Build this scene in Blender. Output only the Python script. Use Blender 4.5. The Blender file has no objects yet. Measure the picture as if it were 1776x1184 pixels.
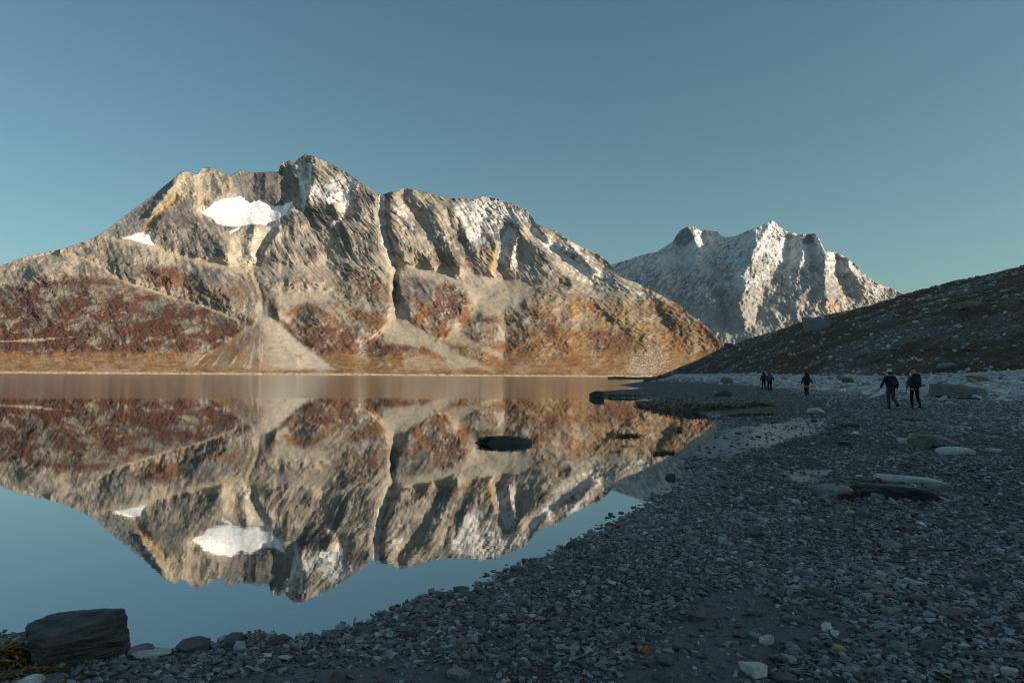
import bpy, bmesh, math, random
import numpy as np
from mathutils import Matrix, Vector, Euler

# ------------------------------------------------------------------ camera, sky, sun, exposure
scene = bpy.context.scene
COL = scene.collection
F = 1184.0                       # focal length in pixels of a 1776 px wide frame (24 mm lens)
CAM = np.array([0.0, 0.0, 1.75])
PITCH, ROLL = math.radians(2.867), math.radians(0.355)
cam_data = bpy.data.cameras.new("camera")
cam_data.lens = 24.0
cam_data.sensor_width = 36.0
cam_data.clip_start = 0.05
cam_data.clip_end = 30000.0
cam = bpy.data.objects.new("camera", cam_data)
COL.objects.link(cam)
RM = Matrix.Rotation(math.pi / 2 + PITCH, 3, 'X') @ Matrix.Rotation(ROLL, 3, 'Z')
cam.matrix_world = Matrix.Translation(Vector(CAM)) @ RM.to_4x4()
scene.camera = cam

SUN_AZ, SUN_EL = math.radians(110.0), math.radians(17.0)   # clockwise from +Y
world = bpy.data.worlds.new("World")
scene.world = world
world.use_nodes = True
wn, wl = world.node_tree.nodes, world.node_tree.links
wn.clear()
w_out = wn.new("ShaderNodeOutputWorld")
w_bg = wn.new("ShaderNodeBackground")
w_sky = wn.new("ShaderNodeTexSky")
w_sky.sky_type = 'NISHITA'
w_sky.sun_disc = False
w_sky.sun_elevation = SUN_EL
w_sky.sun_rotation = SUN_AZ
w_sky.altitude = 0.0
w_sky.air_density = 1.0
w_sky.dust_density = 1.5
w_sky.ozone_density = 1.0
w_tint = wn.new("ShaderNodeMix")
w_tint.data_type = 'RGBA'
w_tint.blend_type = 'MULTIPLY'
w_tint.inputs[0].default_value = 1.0
w_tint.inputs[7].default_value = (0.74, 1.0, 0.95, 1.0)
w_hsv = wn.new("ShaderNodeHueSaturation")
w_hsv.inputs['Saturation'].default_value = 1.0
w_bg.inputs[1].default_value = 0.060
wl.new(w_sky.outputs[0], w_hsv.inputs['Color'])
wl.new(w_hsv.outputs[0], w_tint.inputs[6])
wl.new(w_tint.outputs[2], w_bg.inputs[0])
wl.new(w_bg.outputs[0], w_out.inputs[0])

sun_data = bpy.data.lights.new("sun", 'SUN')
sun_data.energy = 3.8
sun_data.angle = math.radians(0.5)
sun_data.color = (1.0, 0.84, 0.66)
sun = bpy.data.objects.new("sun", sun_data)
COL.objects.link(sun)
SUNV = Vector((math.cos(SUN_EL) * math.sin(SUN_AZ), math.cos(SUN_EL) * math.cos(SUN_AZ), math.sin(SUN_EL)))
sun.rotation_euler = SUNV.to_track_quat('Z', 'Y').to_euler()

vs = scene.view_settings
vs.view_transform = 'Standard'
vs.look = 'None'
vs.gamma = 1.0
vs.exposure = 0.85
vs.use_curve_mapping = False
scene.cycles.filter_width = 1.05
scene.cycles.max_bounces = 6
scene.cycles.diffuse_bounces = 2
scene.cycles.glossy_bounces = 3
scene.cycles.use_denoising = True
scene.cycles.denoising_prefilter = 'ACCURATE'
scene.cycles.use_adaptive_sampling = False

RNG = np.random.default_rng(7)
random.seed(7)

# ------------------------------------------------------------------ projection helpers
R3 = np.array(RM)


def ray(u, y):
    u = np.asarray(u, float); y = np.asarray(y, float)
    d = np.stack([(u - 888.0) / F, -(y - 592.0) / F, -np.ones_like(u)], -1) @ R3.T
    return d / d[..., 1:2]


def point(u, y, D):
    return CAM + ray(u, y) * np.asarray(D, float)[..., None]


def project(P):
    c = (np.asarray(P, float) - CAM) @ R3
    zz = np.minimum(c[..., 2], -1e-3)
    return 888.0 + F * c[..., 0] / -zz, 592.0 - F * c[..., 1] / -zz


def horizon(u):
    return 651.3 + 0.0062 * (np.asarray(u, float) - 888.0)


# ------------------------------------------------------------------ numpy noise
def _grad(ix, iy, seed):
    h = (ix.astype(np.int64) * 374761393 + iy.astype(np.int64) * 668265263 + seed * 1442695041) & 0xffffffff
    h = ((h ^ (h >> 13)) * 1274126177) & 0xffffffff
    h = (h ^ (h >> 16)) & 0xffff
    a = h * (2 * math.pi / 65536.0)
    return np.cos(a), np.sin(a)


def pn(x, y, seed=0):
    x = np.asarray(x, float); y = np.asarray(y, float)
    x, y = np.broadcast_arrays(x, y)
    ix, iy = np.floor(x), np.floor(y)
    fx, fy = x - ix, y - iy
    u = fx * fx * fx * (fx * (fx * 6 - 15) + 10)
    v = fy * fy * fy * (fy * (fy * 6 - 15) + 10)

    def corner(dx, dy):
        gx, gy = _grad(ix + dx, iy + dy, seed)
        return gx * (fx - dx) + gy * (fy - dy)
    a = corner(0, 0); b = corner(1, 0); c = corner(0, 1); d = corner(1, 1)
    return 1.5 * ((a + u * (b - a)) * (1 - v) + v * (c + u * (d - c)))


def fbm(x, y, octaves=4, seed=0, gain=0.5, ridged=False):
    s, amp, tot = 0.0, 1.0, 0.0
    for i in range(octaves):
        n = pn(x * 2.03 ** i + 17.3 * i, y * 2.03 ** i - 9.1 * i, seed + i)
        if ridged:
            n = 1.0 - 2.0 * np.abs(n)
        s = s + amp * n
        tot += amp
        amp *= gain
    return s / tot


def sm(a, b, x):
    t = np.clip((x - a) / (b - a), 0, 1)
    return t * t * (3 - 2 * t)


def mixc(a, b, f):
    return a + (b - a) * f[..., None]


def seg_dist(px, py, pts):
    best = np.full(px.shape, 1e9)
    for (x0, y0), (x1, y1) in zip(pts[:-1], pts[1:]):
        dx, dy = x1 - x0, y1 - y0
        L = dx * dx + dy * dy + 1e-9
        t = np.clip(((px - x0) * dx + (py - y0) * dy) / L, 0, 1)
        d = (px - x0 - t * dx) ** 2 + (py - y0 - t * dy) ** 2
        best = np.minimum(best, d)
    return np.sqrt(best)


def inside(px, py, pts):
    ins = np.zeros(px.shape, bool)
    for (x0, y0), (x1, y1) in zip(pts, pts[1:] + pts[:1]):
        if y0 == y1:
            continue
        c = ((y0 > py) != (y1 > py)) & (px < (x1 - x0) * (py - y0) / (y1 - y0) + x0)
        ins ^= c
    return ins


def soft_poly(px, py, pts, feather=4.0, warp=None):
    """soft mask of a closed outline; warp = noise offset in pixels"""
    out = np.zeros(px.shape)
    xs = [p[0] for p in pts]; ys = [p[1] for p in pts]
    m = 3 * feather + 12
    sel = (px > min(xs) - m) & (px < max(xs) + m) & (py > min(ys) - m) & (py < max(ys) + m)
    if not sel.any():
        return out
    a, b = px[sel], py[sel]
    d = seg_dist(a, b, pts + pts[:1])
    d = np.where(inside(a, b, pts), d, -d)
    if warp is not None:
        d = d + warp[sel]
    out[sel] = sm(-feather, feather, d)
    return out


def soft_line(px, py, pts, width, warp=None):
    out = np.zeros(px.shape)
    xs = [p[0] for p in pts]; ys = [p[1] for p in pts]
    m = 3 * width + 10
    sel = (px > min(xs) - m) & (px < max(xs) + m) & (py > min(ys) - m) & (py < max(ys) + m)
    if sel.any():
        d = seg_dist(px[sel], py[sel], pts)
        if warp is not None:
            d = d + warp[sel]
        out[sel] = 1 - sm(width * 0.4, width, d)
    return out


# ------------------------------------------------------------------ object helpers
def link(o, parent=None):
    COL.objects.link(o)
    if parent is not None:
        o.parent = parent
    return o


def tag(o, label=None, cat=None, group=None, kind=None):
    if label: o["label"] = label
    if cat: o["category"] = cat
    if group: o["group"] = group
    if kind: o["kind"] = kind
    return o


def np_mesh(name, V, Fq, smooth=True, attrs=None):
    V = np.asarray(V, np.float32); Fq = np.asarray(Fq, np.int32)
    me = bpy.data.meshes.new(name)
    n, k = Fq.shape
    me.vertices.add(len(V))
    me.vertices.foreach_set("co", V.ravel())
    me.loops.add(n * k)
    me.loops.foreach_set("vertex_index", Fq.ravel())
    me.polygons.add(n)
    me.polygons.foreach_set("loop_start", np.arange(0, n * k, k, dtype=np.int32))
    try:
        me.polygons.foreach_set("loop_total", np.full(n, k, np.int32))
    except Exception:
        pass
    me.update(calc_edges=True)
    me.polygons.foreach_set("use_smooth", np.full(n, smooth, bool))
    for an, arr in (attrs or {}).items():
        arr = np.asarray(arr, np.float32)
        if arr.ndim == 2 and arr.shape[1] == 3:
            a = me.attributes.new(an, 'FLOAT_COLOR', 'POINT')
            a.data.foreach_set("color", np.concatenate([arr, np.ones((len(arr), 1), np.float32)], 1).ravel())
        else:
            a = me.attributes.new(an, 'FLOAT', 'POINT')
            a.data.foreach_set("value", arr.ravel())
    me.validate()
    return me


def grid_faces(nu, nt):
    i = np.arange(nu - 1)[:, None] * nt + np.arange(nt - 1)[None, :]
    return np.stack([i, i + nt, i + nt + 1, i + 1], -1).reshape(-1, 4)


class NT:
    """small node-tree writer"""
    def __init__(self, mat):
        self.m = mat
        mat.use_nodes = True
        self.n, self.l = mat.node_tree.nodes, mat.node_tree.links
        self.n.clear()
        self.out = self.n.new("ShaderNodeOutputMaterial")
        self.b = self.n.new("ShaderNodeBsdfPrincipled")
        self.l.new(self.b.outputs[0], self.out.inputs[0])

    def set(self, sock, v):
        if isinstance(v, bpy.types.NodeSocket):
            self.l.new(v, sock)
        elif v is not None:
            if isinstance(v, (tuple, list)) and len(v) == 3 and sock.type == 'RGBA':
                v = (*v, 1.0)
            sock.default_value = v

    def noise(self, scale, detail=4, rough=0.6, vec=None, dist=0.0):
        t = self.n.new("ShaderNodeTexNoise")
        t.inputs['Scale'].default_value = scale
        t.inputs['Detail'].default_value = detail
        t.inputs['Roughness'].default_value = rough
        t.inputs['Distortion'].default_value = dist
        if vec is not None: self.l.new(vec, t.inputs['Vector'])
        return t.outputs[0]

    def voronoi(self, scale, vec=None, feature='F1', out=0, rnd=1.0):
        t = self.n.new("ShaderNodeTexVoronoi")
        t.feature = feature
        t.inputs['Scale'].default_value = scale
        t.inputs['Randomness'].default_value = rnd
        if vec is not None: self.l.new(vec, t.inputs['Vector'])
        return t.outputs[out]

    def ramp(self, f, a, b, c0=(0, 0, 0), c1=(1, 1, 1)):
        r = self.n.new("ShaderNodeMapRange")
        r.clamp = True
        r.inputs[1].default_value = a; r.inputs[2].default_value = b
        self.l.new(f, r.inputs[0])
        if c0 == (0, 0, 0) and c1 == (1, 1, 1):
            return r.outputs[0]
        return self.mix(r.outputs[0], c0, c1)

    def mix(self, f, a, b, blend='MIX'):
        x = self.n.new("ShaderNodeMix")
        x.data_type = 'RGBA'; x.blend_type = blend
        self.set(x.inputs[0], f); self.set(x.inputs[6], a); self.set(x.inputs[7], b)
        return x.outputs[2]

    def math(self, op, a, b=0.0):
        x = self.n.new("ShaderNodeMath"); x.operation = op
        self.set(x.inputs[0], a); self.set(x.inputs[1], b)
        return x.outputs[0]

    def attr(self, name, kind='GEOMETRY', out=0):
        a = self.n.new("ShaderNodeAttribute")
        a.attribute_name = name; a.attribute_type = kind
        return a.outputs[out]

    def pos(self, scale=(1, 1, 1), rot=(0, 0, 0), obj=False):
        if obj:
            src = self.n.new("ShaderNodeTexCoord").outputs['Object']
        else:
            src = self.n.new("ShaderNodeNewGeometry").outputs['Position']
        m = self.n.new("ShaderNodeMapping")
        m.inputs['Scale'].default_value = scale
        m.inputs['Rotation'].default_value = rot
        self.l.new(src, m.inputs['Vector'])
        return m.outputs[0]

    def bump(self, h, dist, strength=1.0, normal=None):
        b = self.n.new("ShaderNodeBump")
        b.inputs['Strength'].default_value = strength
        b.inputs['Distance'].default_value = dist
        self.l.new(h, b.inputs['Height'])
        if normal is not None: self.l.new(normal, b.inputs['Normal'])
        return b.outputs[0]

    def fin(self, color=None, rough=None, normal=None, spec=None):
        self.set(self.b.inputs['Base Color'], color)
        self.set(self.b.inputs['Roughness'], rough)
        if normal is not None: self.l.new(normal, self.b.inputs['Normal'])
        if spec is not None: self.set(self.b.inputs['Specular IOR Level'], spec)
        return self.m


# ------------------------------------------------------------------ mountains: traced relief with real distances
def solve_relief(u0, u1, y0, y1, lines, step=4.0, iters=1600):
    nu, ny = int((u1 - u0) / step) + 1, int((y1 - y0) / step) + 1
    val = np.zeros((nu, ny)); fix = np.zeros((nu, ny), bool)
    for v, pts in lines:
        vals = v if isinstance(v, (list, tuple)) else [v] * len(pts)
        for k in range(max(1, len(pts) - 1)):
            (xa, ya) = pts[k]; (xb, yb) = pts[min(k + 1, len(pts) - 1)]
            va, vb = vals[k], vals[min(k + 1, len(pts) - 1)]
            n = int(max(abs(xb - xa), abs(yb - ya)) / step * 2) + 1
            for q in range(n + 1):
                f = q / n
                i = int(round((xa + (xb - xa) * f - u0) / step)); j = int(round((ya + (yb - ya) * f - y0) / step))
                if 0 <= i < nu and 0 <= j < ny:
                    val[i, j] = va + (vb - va) * f; fix[i, j] = True
    g = val.copy()
    for _ in range(iters):
        p = np.pad(g, 1, mode='edge')
        a = 0.25 * (p[:-2, 1:-1] + p[2:, 1:-1] + p[1:-1, :-2] + p[1:-1, 2:])
        g = np.where(fix, val, a)
    p = np.pad(g, 1, mode='edge')
    g = 0.5 * g + 0.125 * (p[:-2, 1:-1] + p[2:, 1:-1] + p[1:-1, :-2] + p[1:-1, 2:])

    def sample(u, y):
        fu = np.clip((u - u0) / step, 0, nu - 1.001); fy = np.clip((y - y0) / step, 0, ny - 1.001)
        i = fu.astype(int); j = fy.astype(int); a = fu - i; b = fy - j
        return (g[i, j] * (1 - a) + g[i + 1, j] * a) * (1 - b) + (g[i, j + 1] * (1 - a) + g[i + 1, j + 1] * a) * b
    return sample


def build_range(name, u0, u1, nu, nt, crest, d_shore, kfun, lines, paint, zbase=-3.0, jag=1.2, seed=0, step=4.0, relief_gain=1.3):
    us = np.linspace(u0, u1, nu)
    cu, cy = np.array(crest).T
    yc = np.interp(us, cu, cy)
    yc = yc + jag * (1.2 * fbm(us / 9.0, us * 0 + 3.3, 4, seed + 5, 0.65))
    Ds = d_shore(us)
    ys = horizon(us) + (CAM[2] - zbase) / Ds * F
    t = np.linspace(0, 1, nt)
    U = np.repeat(us[:, None], nt, 1)
    T = np.repeat(t[None, :], nu, 0)
    Y = ys[:, None] + (yc - ys)[:, None] * T
    v = (horizon(U) - Y) / F
    Yb = horizon(U)
    D = Ds[:, None] / (1 - np.maximum(v, -0.002) / kfun(U, T))
    wob = 0.55 * sm(3, 30, horizon(U) - Y) * sm(0, 12, Y - yc[:, None])
    rel = relief_gain * solve_relief(u0, u1, float(yc.min()) - 12, 664.0, lines, step)(
        U + wob * 9 * fbm(U / 21, Y / 17, 4, seed + 61, .6), Y + wob * 7 * fbm(U / 19, Y / 15, 4, seed + 71, .6))
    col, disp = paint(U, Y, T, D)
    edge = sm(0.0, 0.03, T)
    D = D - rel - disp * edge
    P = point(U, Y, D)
    P[:, 0:1, 2] = zbase
    # the far side of the ridge, going down behind the crest
    nb = 10
    back = np.arange(1, nb + 1)
    top = P[:, -1, :]
    B = np.repeat(top[:, None, :], nb, 1)
    jit = fbm(us[:, None] / 25.0, back[None, :] * 0.4, 3, seed + 40)
    B[:, :, 1] += back * 55.0 + 12 * jit
    B[:, :, 2] -= back * 44.0 * (1 + 0.25 * jit)
    B[:, :, 2] = np.maximum(B[:, :, 2], -60.0 - .5 * back)
    P = np.concatenate([P, B], 1)
    col = np.concatenate([col, np.repeat(col[:, -1:, :], nb, 1)], 1)
    n2 = nt + nb
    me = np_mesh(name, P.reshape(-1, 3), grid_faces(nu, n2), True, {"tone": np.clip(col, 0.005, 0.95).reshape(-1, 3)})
    o = link(bpy.data.objects.new(name, me))
    return o


def mountain_material(name, scale):
    t = NT(bpy.data.materials.new(name))
    base = t.attr("tone")
    p = t.pos()
    n1 = t.noise(0.35 * scale, 6, 0.7, p)
    n2 = t.noise(0.06 * scale, 5, 0.6, p)
    c = t.mix(1.0, base, t.ramp(n1, 0.25, 0.75, (0.88, 0.88, 0.89), (1.10, 1.10, 1.09)), 'MULTIPLY')
    c = t.mix(1.0, c, t.ramp(n2, 0.3, 0.7, (0.80, 0.80, 0.82), (1.18, 1.17, 1.16)), 'MULTIPLY')
    b = t.bump(t.noise(0.12 * scale, 8, 0.62, p), 4.0 / scale, 0.16)
    return t.fin(c, 0.9, b, 0.2)


C_ = lambda *a: np.array(a, float)
ROCK = C_(.275, .242, .205); ROCKD = C_(.10, .094, .09); ROCKB = C_(.43, .36, .28)
SCREE = C_(.40, .345, .275); RED = C_(.082, .030, .017); RUST = C_(.18, .082, .030); GOLD = C_(.27, .17, .08)
SNOW = C_(.86, .87, .90); RIM = C_(.43, .34, .22); OCHRE = C_(.42, .26, .10)

CREST1 = [(-320, 500), (-200, 492), (-100, 480), (-40, 470), (0, 461), (50, 443), (74, 439), (121, 428), (159, 414), (187, 397), (215, 375),
          (242, 356), (267, 337), (291, 318), (313, 299), (320, 297), (343, 303), (351, 292), (367, 290), (381, 297),
          (398, 306), (412, 297), (431, 297), (438, 300), (460, 298), (483, 298), (488, 282), (502, 278), (511, 283),
          (516, 276), (530, 267), (545, 271), (569, 282), (596, 296), (618, 311), (636, 323), (655, 337), (662, 338),
          (677, 333), (689, 332), (700, 324), (713, 328), (735, 332), (758, 339), (785, 344), (826, 345), (834, 341),
          (844, 340), (860, 345), (881, 351), (907, 362), (918, 369), (929, 386), (945, 395), (968, 402), (985, 416),
          (1009, 429), (1034, 439), (1048, 448), (1058, 458), (1080, 482), (1103, 490), (1127, 502), (1150, 514),
          (1180, 530), (1200, 548), (1225, 565), (1246, 588), (1262, 605), (1300, 640)]

LINES1 = [
    (0, [(-320, 640), (1300, 650)]),
    # crest offsets
    (-70, [(-320, 496), (0, 462), (121, 430), (187, 399), (242, 358), (291, 320)]), (-20, [(313, 300), (343, 304)]),
    (-60, [(351, 294), (381, 299)]), (-150, [(400, 306), (438, 302), (483, 300)]), (-70, [(488, 284), (511, 284)]),
    (0, [(530, 270), (540, 272)]), (-10, [(569, 284), (636, 325)]), (-5, [(700, 327), (735, 334)]),
    (-25, [(785, 346), (860, 347), (918, 371)]), (-30, [(945, 397), (1009, 431), (1058, 460)]),
    # left peak
    (22, [(316, 301), (297, 325), (285, 345), (262, 372)]), (-26, [(302, 343), (280, 362), (258, 385), (250, 400)]),
    (5, [(325, 312), (345, 330), (358, 345), (368, 352)]), (-30, [(345, 305), (368, 330), (392, 345)]),
    # cirque
    (-150, [(422, 343), (434, 351), (459, 347), (474, 358), (491, 354)]),
    (-125, [(459, 305), (460, 340)]), (-160, [(440, 305), (442, 345)]), (-120, [(485, 310), (478, 350)]),
    (-55, [(351, 370), (366, 378), (376, 391), (393, 393), (413, 395), (437, 389), (462, 388)]),
    (-95, [(400, 362), (440, 368), (475, 370)]),
    # knob K1
    (35, [(268, 388), (282, 376), (296, 385), (312, 398)]), (42, [(345, 388), (362, 402), (382, 425), (396, 445)]),
    (8, [(331, 405), (326, 425), (322, 438)]), (-8, [(263, 392), (258, 410), (272, 428)]),
    (-14, [(270, 428), (300, 441), (350, 452), (400, 464), (436, 466)]),
    (-12, [(405, 412), (414, 420), (424, 449)]), (10, [(440, 395), (436, 425), (440, 450)]),
    # summit arete and gullies
    (48, [(540, 273), (547, 290), (545, 322), (535, 334), (533, 354)]),
    (-42, [(514, 288), (518, 311), (525, 328), (529, 344), (525, 365), (533, 382), (544, 409), (556, 430), (570, 446)]),
    (28, [(518, 371), (538, 404), (556, 440)]), (22, [(518, 371), (501, 385), (484, 404), (468, 422), (452, 441)]),
    (-38, [(508, 351), (484, 382), (467, 407), (455, 429), (441, 460)]),
    (38, [(560, 300), (575, 340), (590, 380), (612, 430)]),
    (-12, [(596, 340), (606, 350), (600, 372), (588, 385), (578, 400)]),
    (26, [(618, 318), (630, 360), (645, 410), (655, 445)]),
    (20, [(650, 341), (652, 378), (659, 409), (669, 442), (679, 470), (678, 486), (679, 501), (679, 522), (671, 544), (662, 563), (650, 577)]),
    (-58, [(660, 339), (663, 361), (664, 395), (669, 420), (681, 451), (685, 470), (683, 486), (685, 505), (688, 525)]),
    (30, [(678, 340), (675, 369), (680, 405), (697, 435), (702, 452)]),
    # striped face
    (34, [(713, 330), (745, 365), (765, 395), (780, 430), (797, 470)]),
    (-12, [(694, 336), (720, 375), (745, 410), (765, 450), (775, 470)]),
    (20, [(690, 350), (710, 385), (733, 425), (750, 460)]),
    (12, [(790, 360), (810, 400), (825, 440), (840, 470)]), (-16, [(775, 380), (800, 420), (815, 460)]),
    (-24, [(835, 375), (832, 400), (825, 420)]),
    # east gully and ridges
    (22, [(858, 415), (859, 435), (850, 472)]),
    (-52, [(892, 390), (879, 404), (874, 428), (868, 459), (873, 480)]),
    (18, [(896, 392), (897, 415), (889, 440), (884, 465)]), (-14, [(903, 415), (901, 440), (895, 465)]),
    (34, [(896, 389), (914, 414), (943, 434), (968, 468), (994, 490)]),
    (-26, [(922, 396), (951, 427), (985, 450), (1010, 472), (1027, 490)]),
    (14, [(935, 395), (955, 415), (985, 440)]), (-26, [(950, 405), (968, 432), (984, 442)]),
    (20, [(985, 420), (1010, 445), (1040, 475)]), (-18, [(1015, 436), (1030, 460), (1045, 478)]),
    # bench with the pale path and the knobs around it
    (-24, [(104, 437), (149, 451), (180, 465), (208, 485), (249, 498), (294, 515), (346, 529), (381, 541), (416, 556)]),
    (20, [(205, 450), (232, 455)]), (24, [(270, 470), (300, 482)]), (-8, [(243, 470), (235, 488)]),
    (-10, [(325, 466), (318, 500)]), (42, [(352, 490), (385, 505)]), (30, [(345, 480), (400, 520)]),
    (18, [(60, 470), (120, 480)]), (34, [(150, 510), (230, 530)]), (22, [(60, 540), (200, 575), (330, 570)]), (2, [(-100, 600), (200, 612), (340, 618)]),
    (16, [(-200, 540), (-50, 520)]),
    # great cone
    (-20, [(436, 462), (442, 482), (452, 510), (456, 538)]),
    (8, [(450, 570), (425, 600), (405, 626)]), (11, [(458, 566), (455, 600), (452, 628)]), (8, [(470, 575), (492, 600), (515, 626)]), (-6, [(440, 560), (400, 592), (340, 628)]), (-6, [(472, 556), (520, 596), (572, 634)]),
    # knobs right of the cone
    (22, [(490, 545), (480, 540)]), (-14, [(523, 531), (512, 545), (505, 558)]), (28, [(540, 548), (570, 545)]), (20, [(600, 560), (630, 570)]),
    (24, [(500, 485), (560, 492)]), (26, [(615, 480), (655, 485)]), (-10, [(470, 510), (560, 520), (600, 515)]),
    (10, [(540, 595), (610, 605)]),
    # second cone and the knob beside it
    (-14, [(690, 530), (686, 550)]), (6, [(700, 560), (720, 595)]), (-8, [(655, 585), (640, 605), (633, 612)]),
    (30, [(690, 482), (693, 510), (712, 538)]), (30, [(720, 485), (750, 500), (770, 525)]), (28, [(790, 498), (812, 520), (800, 545)]),
    (-18, [(720, 462), (780, 478), (830, 505), (850, 515)]), (-10, [(830, 520), (815, 550), (800, 575)]),
    (16, [(670, 610), (720, 612)]), (14, [(830, 578), (862, 580)]), (14, [(800, 610), (840, 620)]), (12, [(835, 548), (865, 550)]),
    (-14, [(871, 549), (877, 570), (875, 598), (873, 618)]), (10, [(862, 560), (866, 580), (865, 600)]),
    (16, [(915, 548), (918, 580), (915, 600)]), (26, [(930, 540), (960, 570), (985, 590)]), (8, [(1000, 560), (1040, 600)]),
    (10, [(1040, 530), (1090, 560), (1140, 590)]), (-4, [(1020, 520), (1070, 565), (1110, 600)]), (10, [(1146, 518), (1168, 545), (1190, 575)]), (-4, [(1125, 520), (1150, 560), (1180, 600)]),
]


def paint1(U, Y, T, D):
    w1 = 7.0 * fbm(U / 22, Y / 18, 5, 11, .65)
    w2 = 15.0 * fbm(U / 42, Y / 34, 6, 12, .66)
    fine = fbm(U / 7, Y / 6, 4, 13, 0.65)
    mid = fbm(U / 34, Y / 26, 5, 14, 0.5)

    slow = fbm(U / 120, Y / 85, 2, 15, .35)

    def strata(a, su, sv, seed):
        c, s = math.cos(a), math.sin(a)
        al = U * c + Y * s; ac = -U * s + Y * c
        return fbm((ac + 16 * slow) / su, al / sv, 4, seed, 0.58)
    wl_ = 1 - sm(420, 500, U); wr = sm(900, 1000, U); wm = 1 - wl_ - wr
    st = wl_ * strata(1.15, 6.5, 26, 21) + wm * strata(0.98, 6.5, 58, 22) + wr * strata(0.62, 6.5, 40, 23)
    rid = wl_ * np.abs(strata(1.3, 16, 40, 24)) + wm * np.abs(strata(0.98, 20, 130, 25)) + wr * np.abs(strata(0.6, 18, 80, 26))
    upper = 1 - .8 * sm(452, 505, Y + .6 * w2) * (1 - wl_)
    rid2 = wl_ * np.abs(strata(1.2, 9, 22, 27)) + wm * np.abs(strata(1.02, 10, 70, 28)) + wr * np.abs(strata(0.66, 10, 40, 29))
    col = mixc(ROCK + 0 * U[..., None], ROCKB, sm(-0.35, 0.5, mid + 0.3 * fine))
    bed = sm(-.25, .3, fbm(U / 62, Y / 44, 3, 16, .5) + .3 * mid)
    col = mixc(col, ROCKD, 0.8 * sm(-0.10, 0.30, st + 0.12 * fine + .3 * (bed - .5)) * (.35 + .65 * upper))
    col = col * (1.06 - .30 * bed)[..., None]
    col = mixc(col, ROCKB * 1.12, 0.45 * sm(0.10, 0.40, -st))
    col = mixc(col, OCHRE, 0.35 * sm(0.25, 0.6, fbm(U / 18, Y / 30, 4, 31)) * sm(430, 560, U))
    rough = np.ones_like(U)

    # ---- rock tone regions, some with lit or shaded faces put into the colour
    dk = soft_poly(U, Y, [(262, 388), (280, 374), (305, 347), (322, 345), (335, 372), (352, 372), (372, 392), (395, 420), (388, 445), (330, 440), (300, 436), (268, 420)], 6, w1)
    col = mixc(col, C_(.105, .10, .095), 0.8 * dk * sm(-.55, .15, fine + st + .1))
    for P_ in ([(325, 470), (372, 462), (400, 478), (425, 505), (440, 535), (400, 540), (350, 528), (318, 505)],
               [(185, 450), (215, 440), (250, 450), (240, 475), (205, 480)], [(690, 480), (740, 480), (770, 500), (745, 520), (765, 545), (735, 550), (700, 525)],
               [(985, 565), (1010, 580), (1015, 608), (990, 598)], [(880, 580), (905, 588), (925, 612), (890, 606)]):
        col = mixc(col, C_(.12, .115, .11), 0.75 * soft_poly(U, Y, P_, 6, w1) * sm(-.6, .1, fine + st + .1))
    col = mixc(col, C_(.12, .115, .11), 0.7 * soft_poly(U, Y, [(400, 300), (500, 290), (526, 330), (508, 352), (474, 362), (455, 348), (432, 352), (408, 338)], 5, w1))  # shade of the cirque headwall, painted into the rock colour
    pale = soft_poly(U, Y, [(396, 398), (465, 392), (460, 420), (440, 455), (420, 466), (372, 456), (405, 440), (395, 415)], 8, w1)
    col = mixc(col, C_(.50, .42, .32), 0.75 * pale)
    lit_slope = soft_poly(U, Y, [(310, 300), (345, 310), (372, 345), (352, 366), (330, 345), (300, 335), (280, 350), (262, 380), (255, 395), (240, 402), (252, 380), (285, 335)], 6, w1)
    col = mixc(col, C_(.47, .39, .29), 0.6 * lit_slope)  # sunlit side of the left peak, painted paler
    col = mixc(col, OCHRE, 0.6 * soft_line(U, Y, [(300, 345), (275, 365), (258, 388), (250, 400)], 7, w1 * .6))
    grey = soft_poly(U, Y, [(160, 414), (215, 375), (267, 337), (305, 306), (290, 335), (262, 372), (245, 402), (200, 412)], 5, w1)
    col = mixc(col, C_(.20, .20, .20), 0.6 * grey)  # flank turned from the sun: its shade painted as greyer rock
    brown = soft_poly(U, Y, [(700, 455), (760, 450), (820, 455), (830, 470), (760, 480), (715, 475)], 8, w2)
    col = mixc(col, RUST, 0.45 * brown)
    col = mixc(col, OCHRE, 0.65 * soft_poly(U, Y, [(848, 432), (862, 428), (860, 455), (850, 482), (842, 470)], 4, w1))
    col = mixc(col, ROCKB * 1.1, 0.4 * soft_line(U, Y, [(655, 400), (669, 442), (680, 470), (679, 522), (671, 546), (660, 566), (640, 582)], 7, w1 * .5))  # sun-catching edge of the gully buttress, brightened in the colour

    # ---- heath: red on the left, rust in the middle, gold to the right
    low = sm(455, 545, Y + w2 * 1.6)
    heath = low * sm(-0.30, 0.22, mid + 0.35 * fbm(U / 26, Y / 9, 4, 41) + 0.25 * sm(540, 600, Y) - 0.1)
    redl = soft_poly(U, Y, [(-320, 520), (60, 492), (130, 472), (205, 488), (300, 520), (410, 552), (420, 585), (380, 605), (200, 610), (-320, 606)], 10, w2 * 1.5)
    hc = mixc(RUST + 0 * U[..., None], RED, sm(0.0, 0.5, redl + 0.3 * mid))
    hc = mixc(hc, GOLD, sm(860, 1000, U + 40 * mid) * sm(-0.4, 0.25, fbm(U / 40, Y / 22, 4, 43)))
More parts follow.
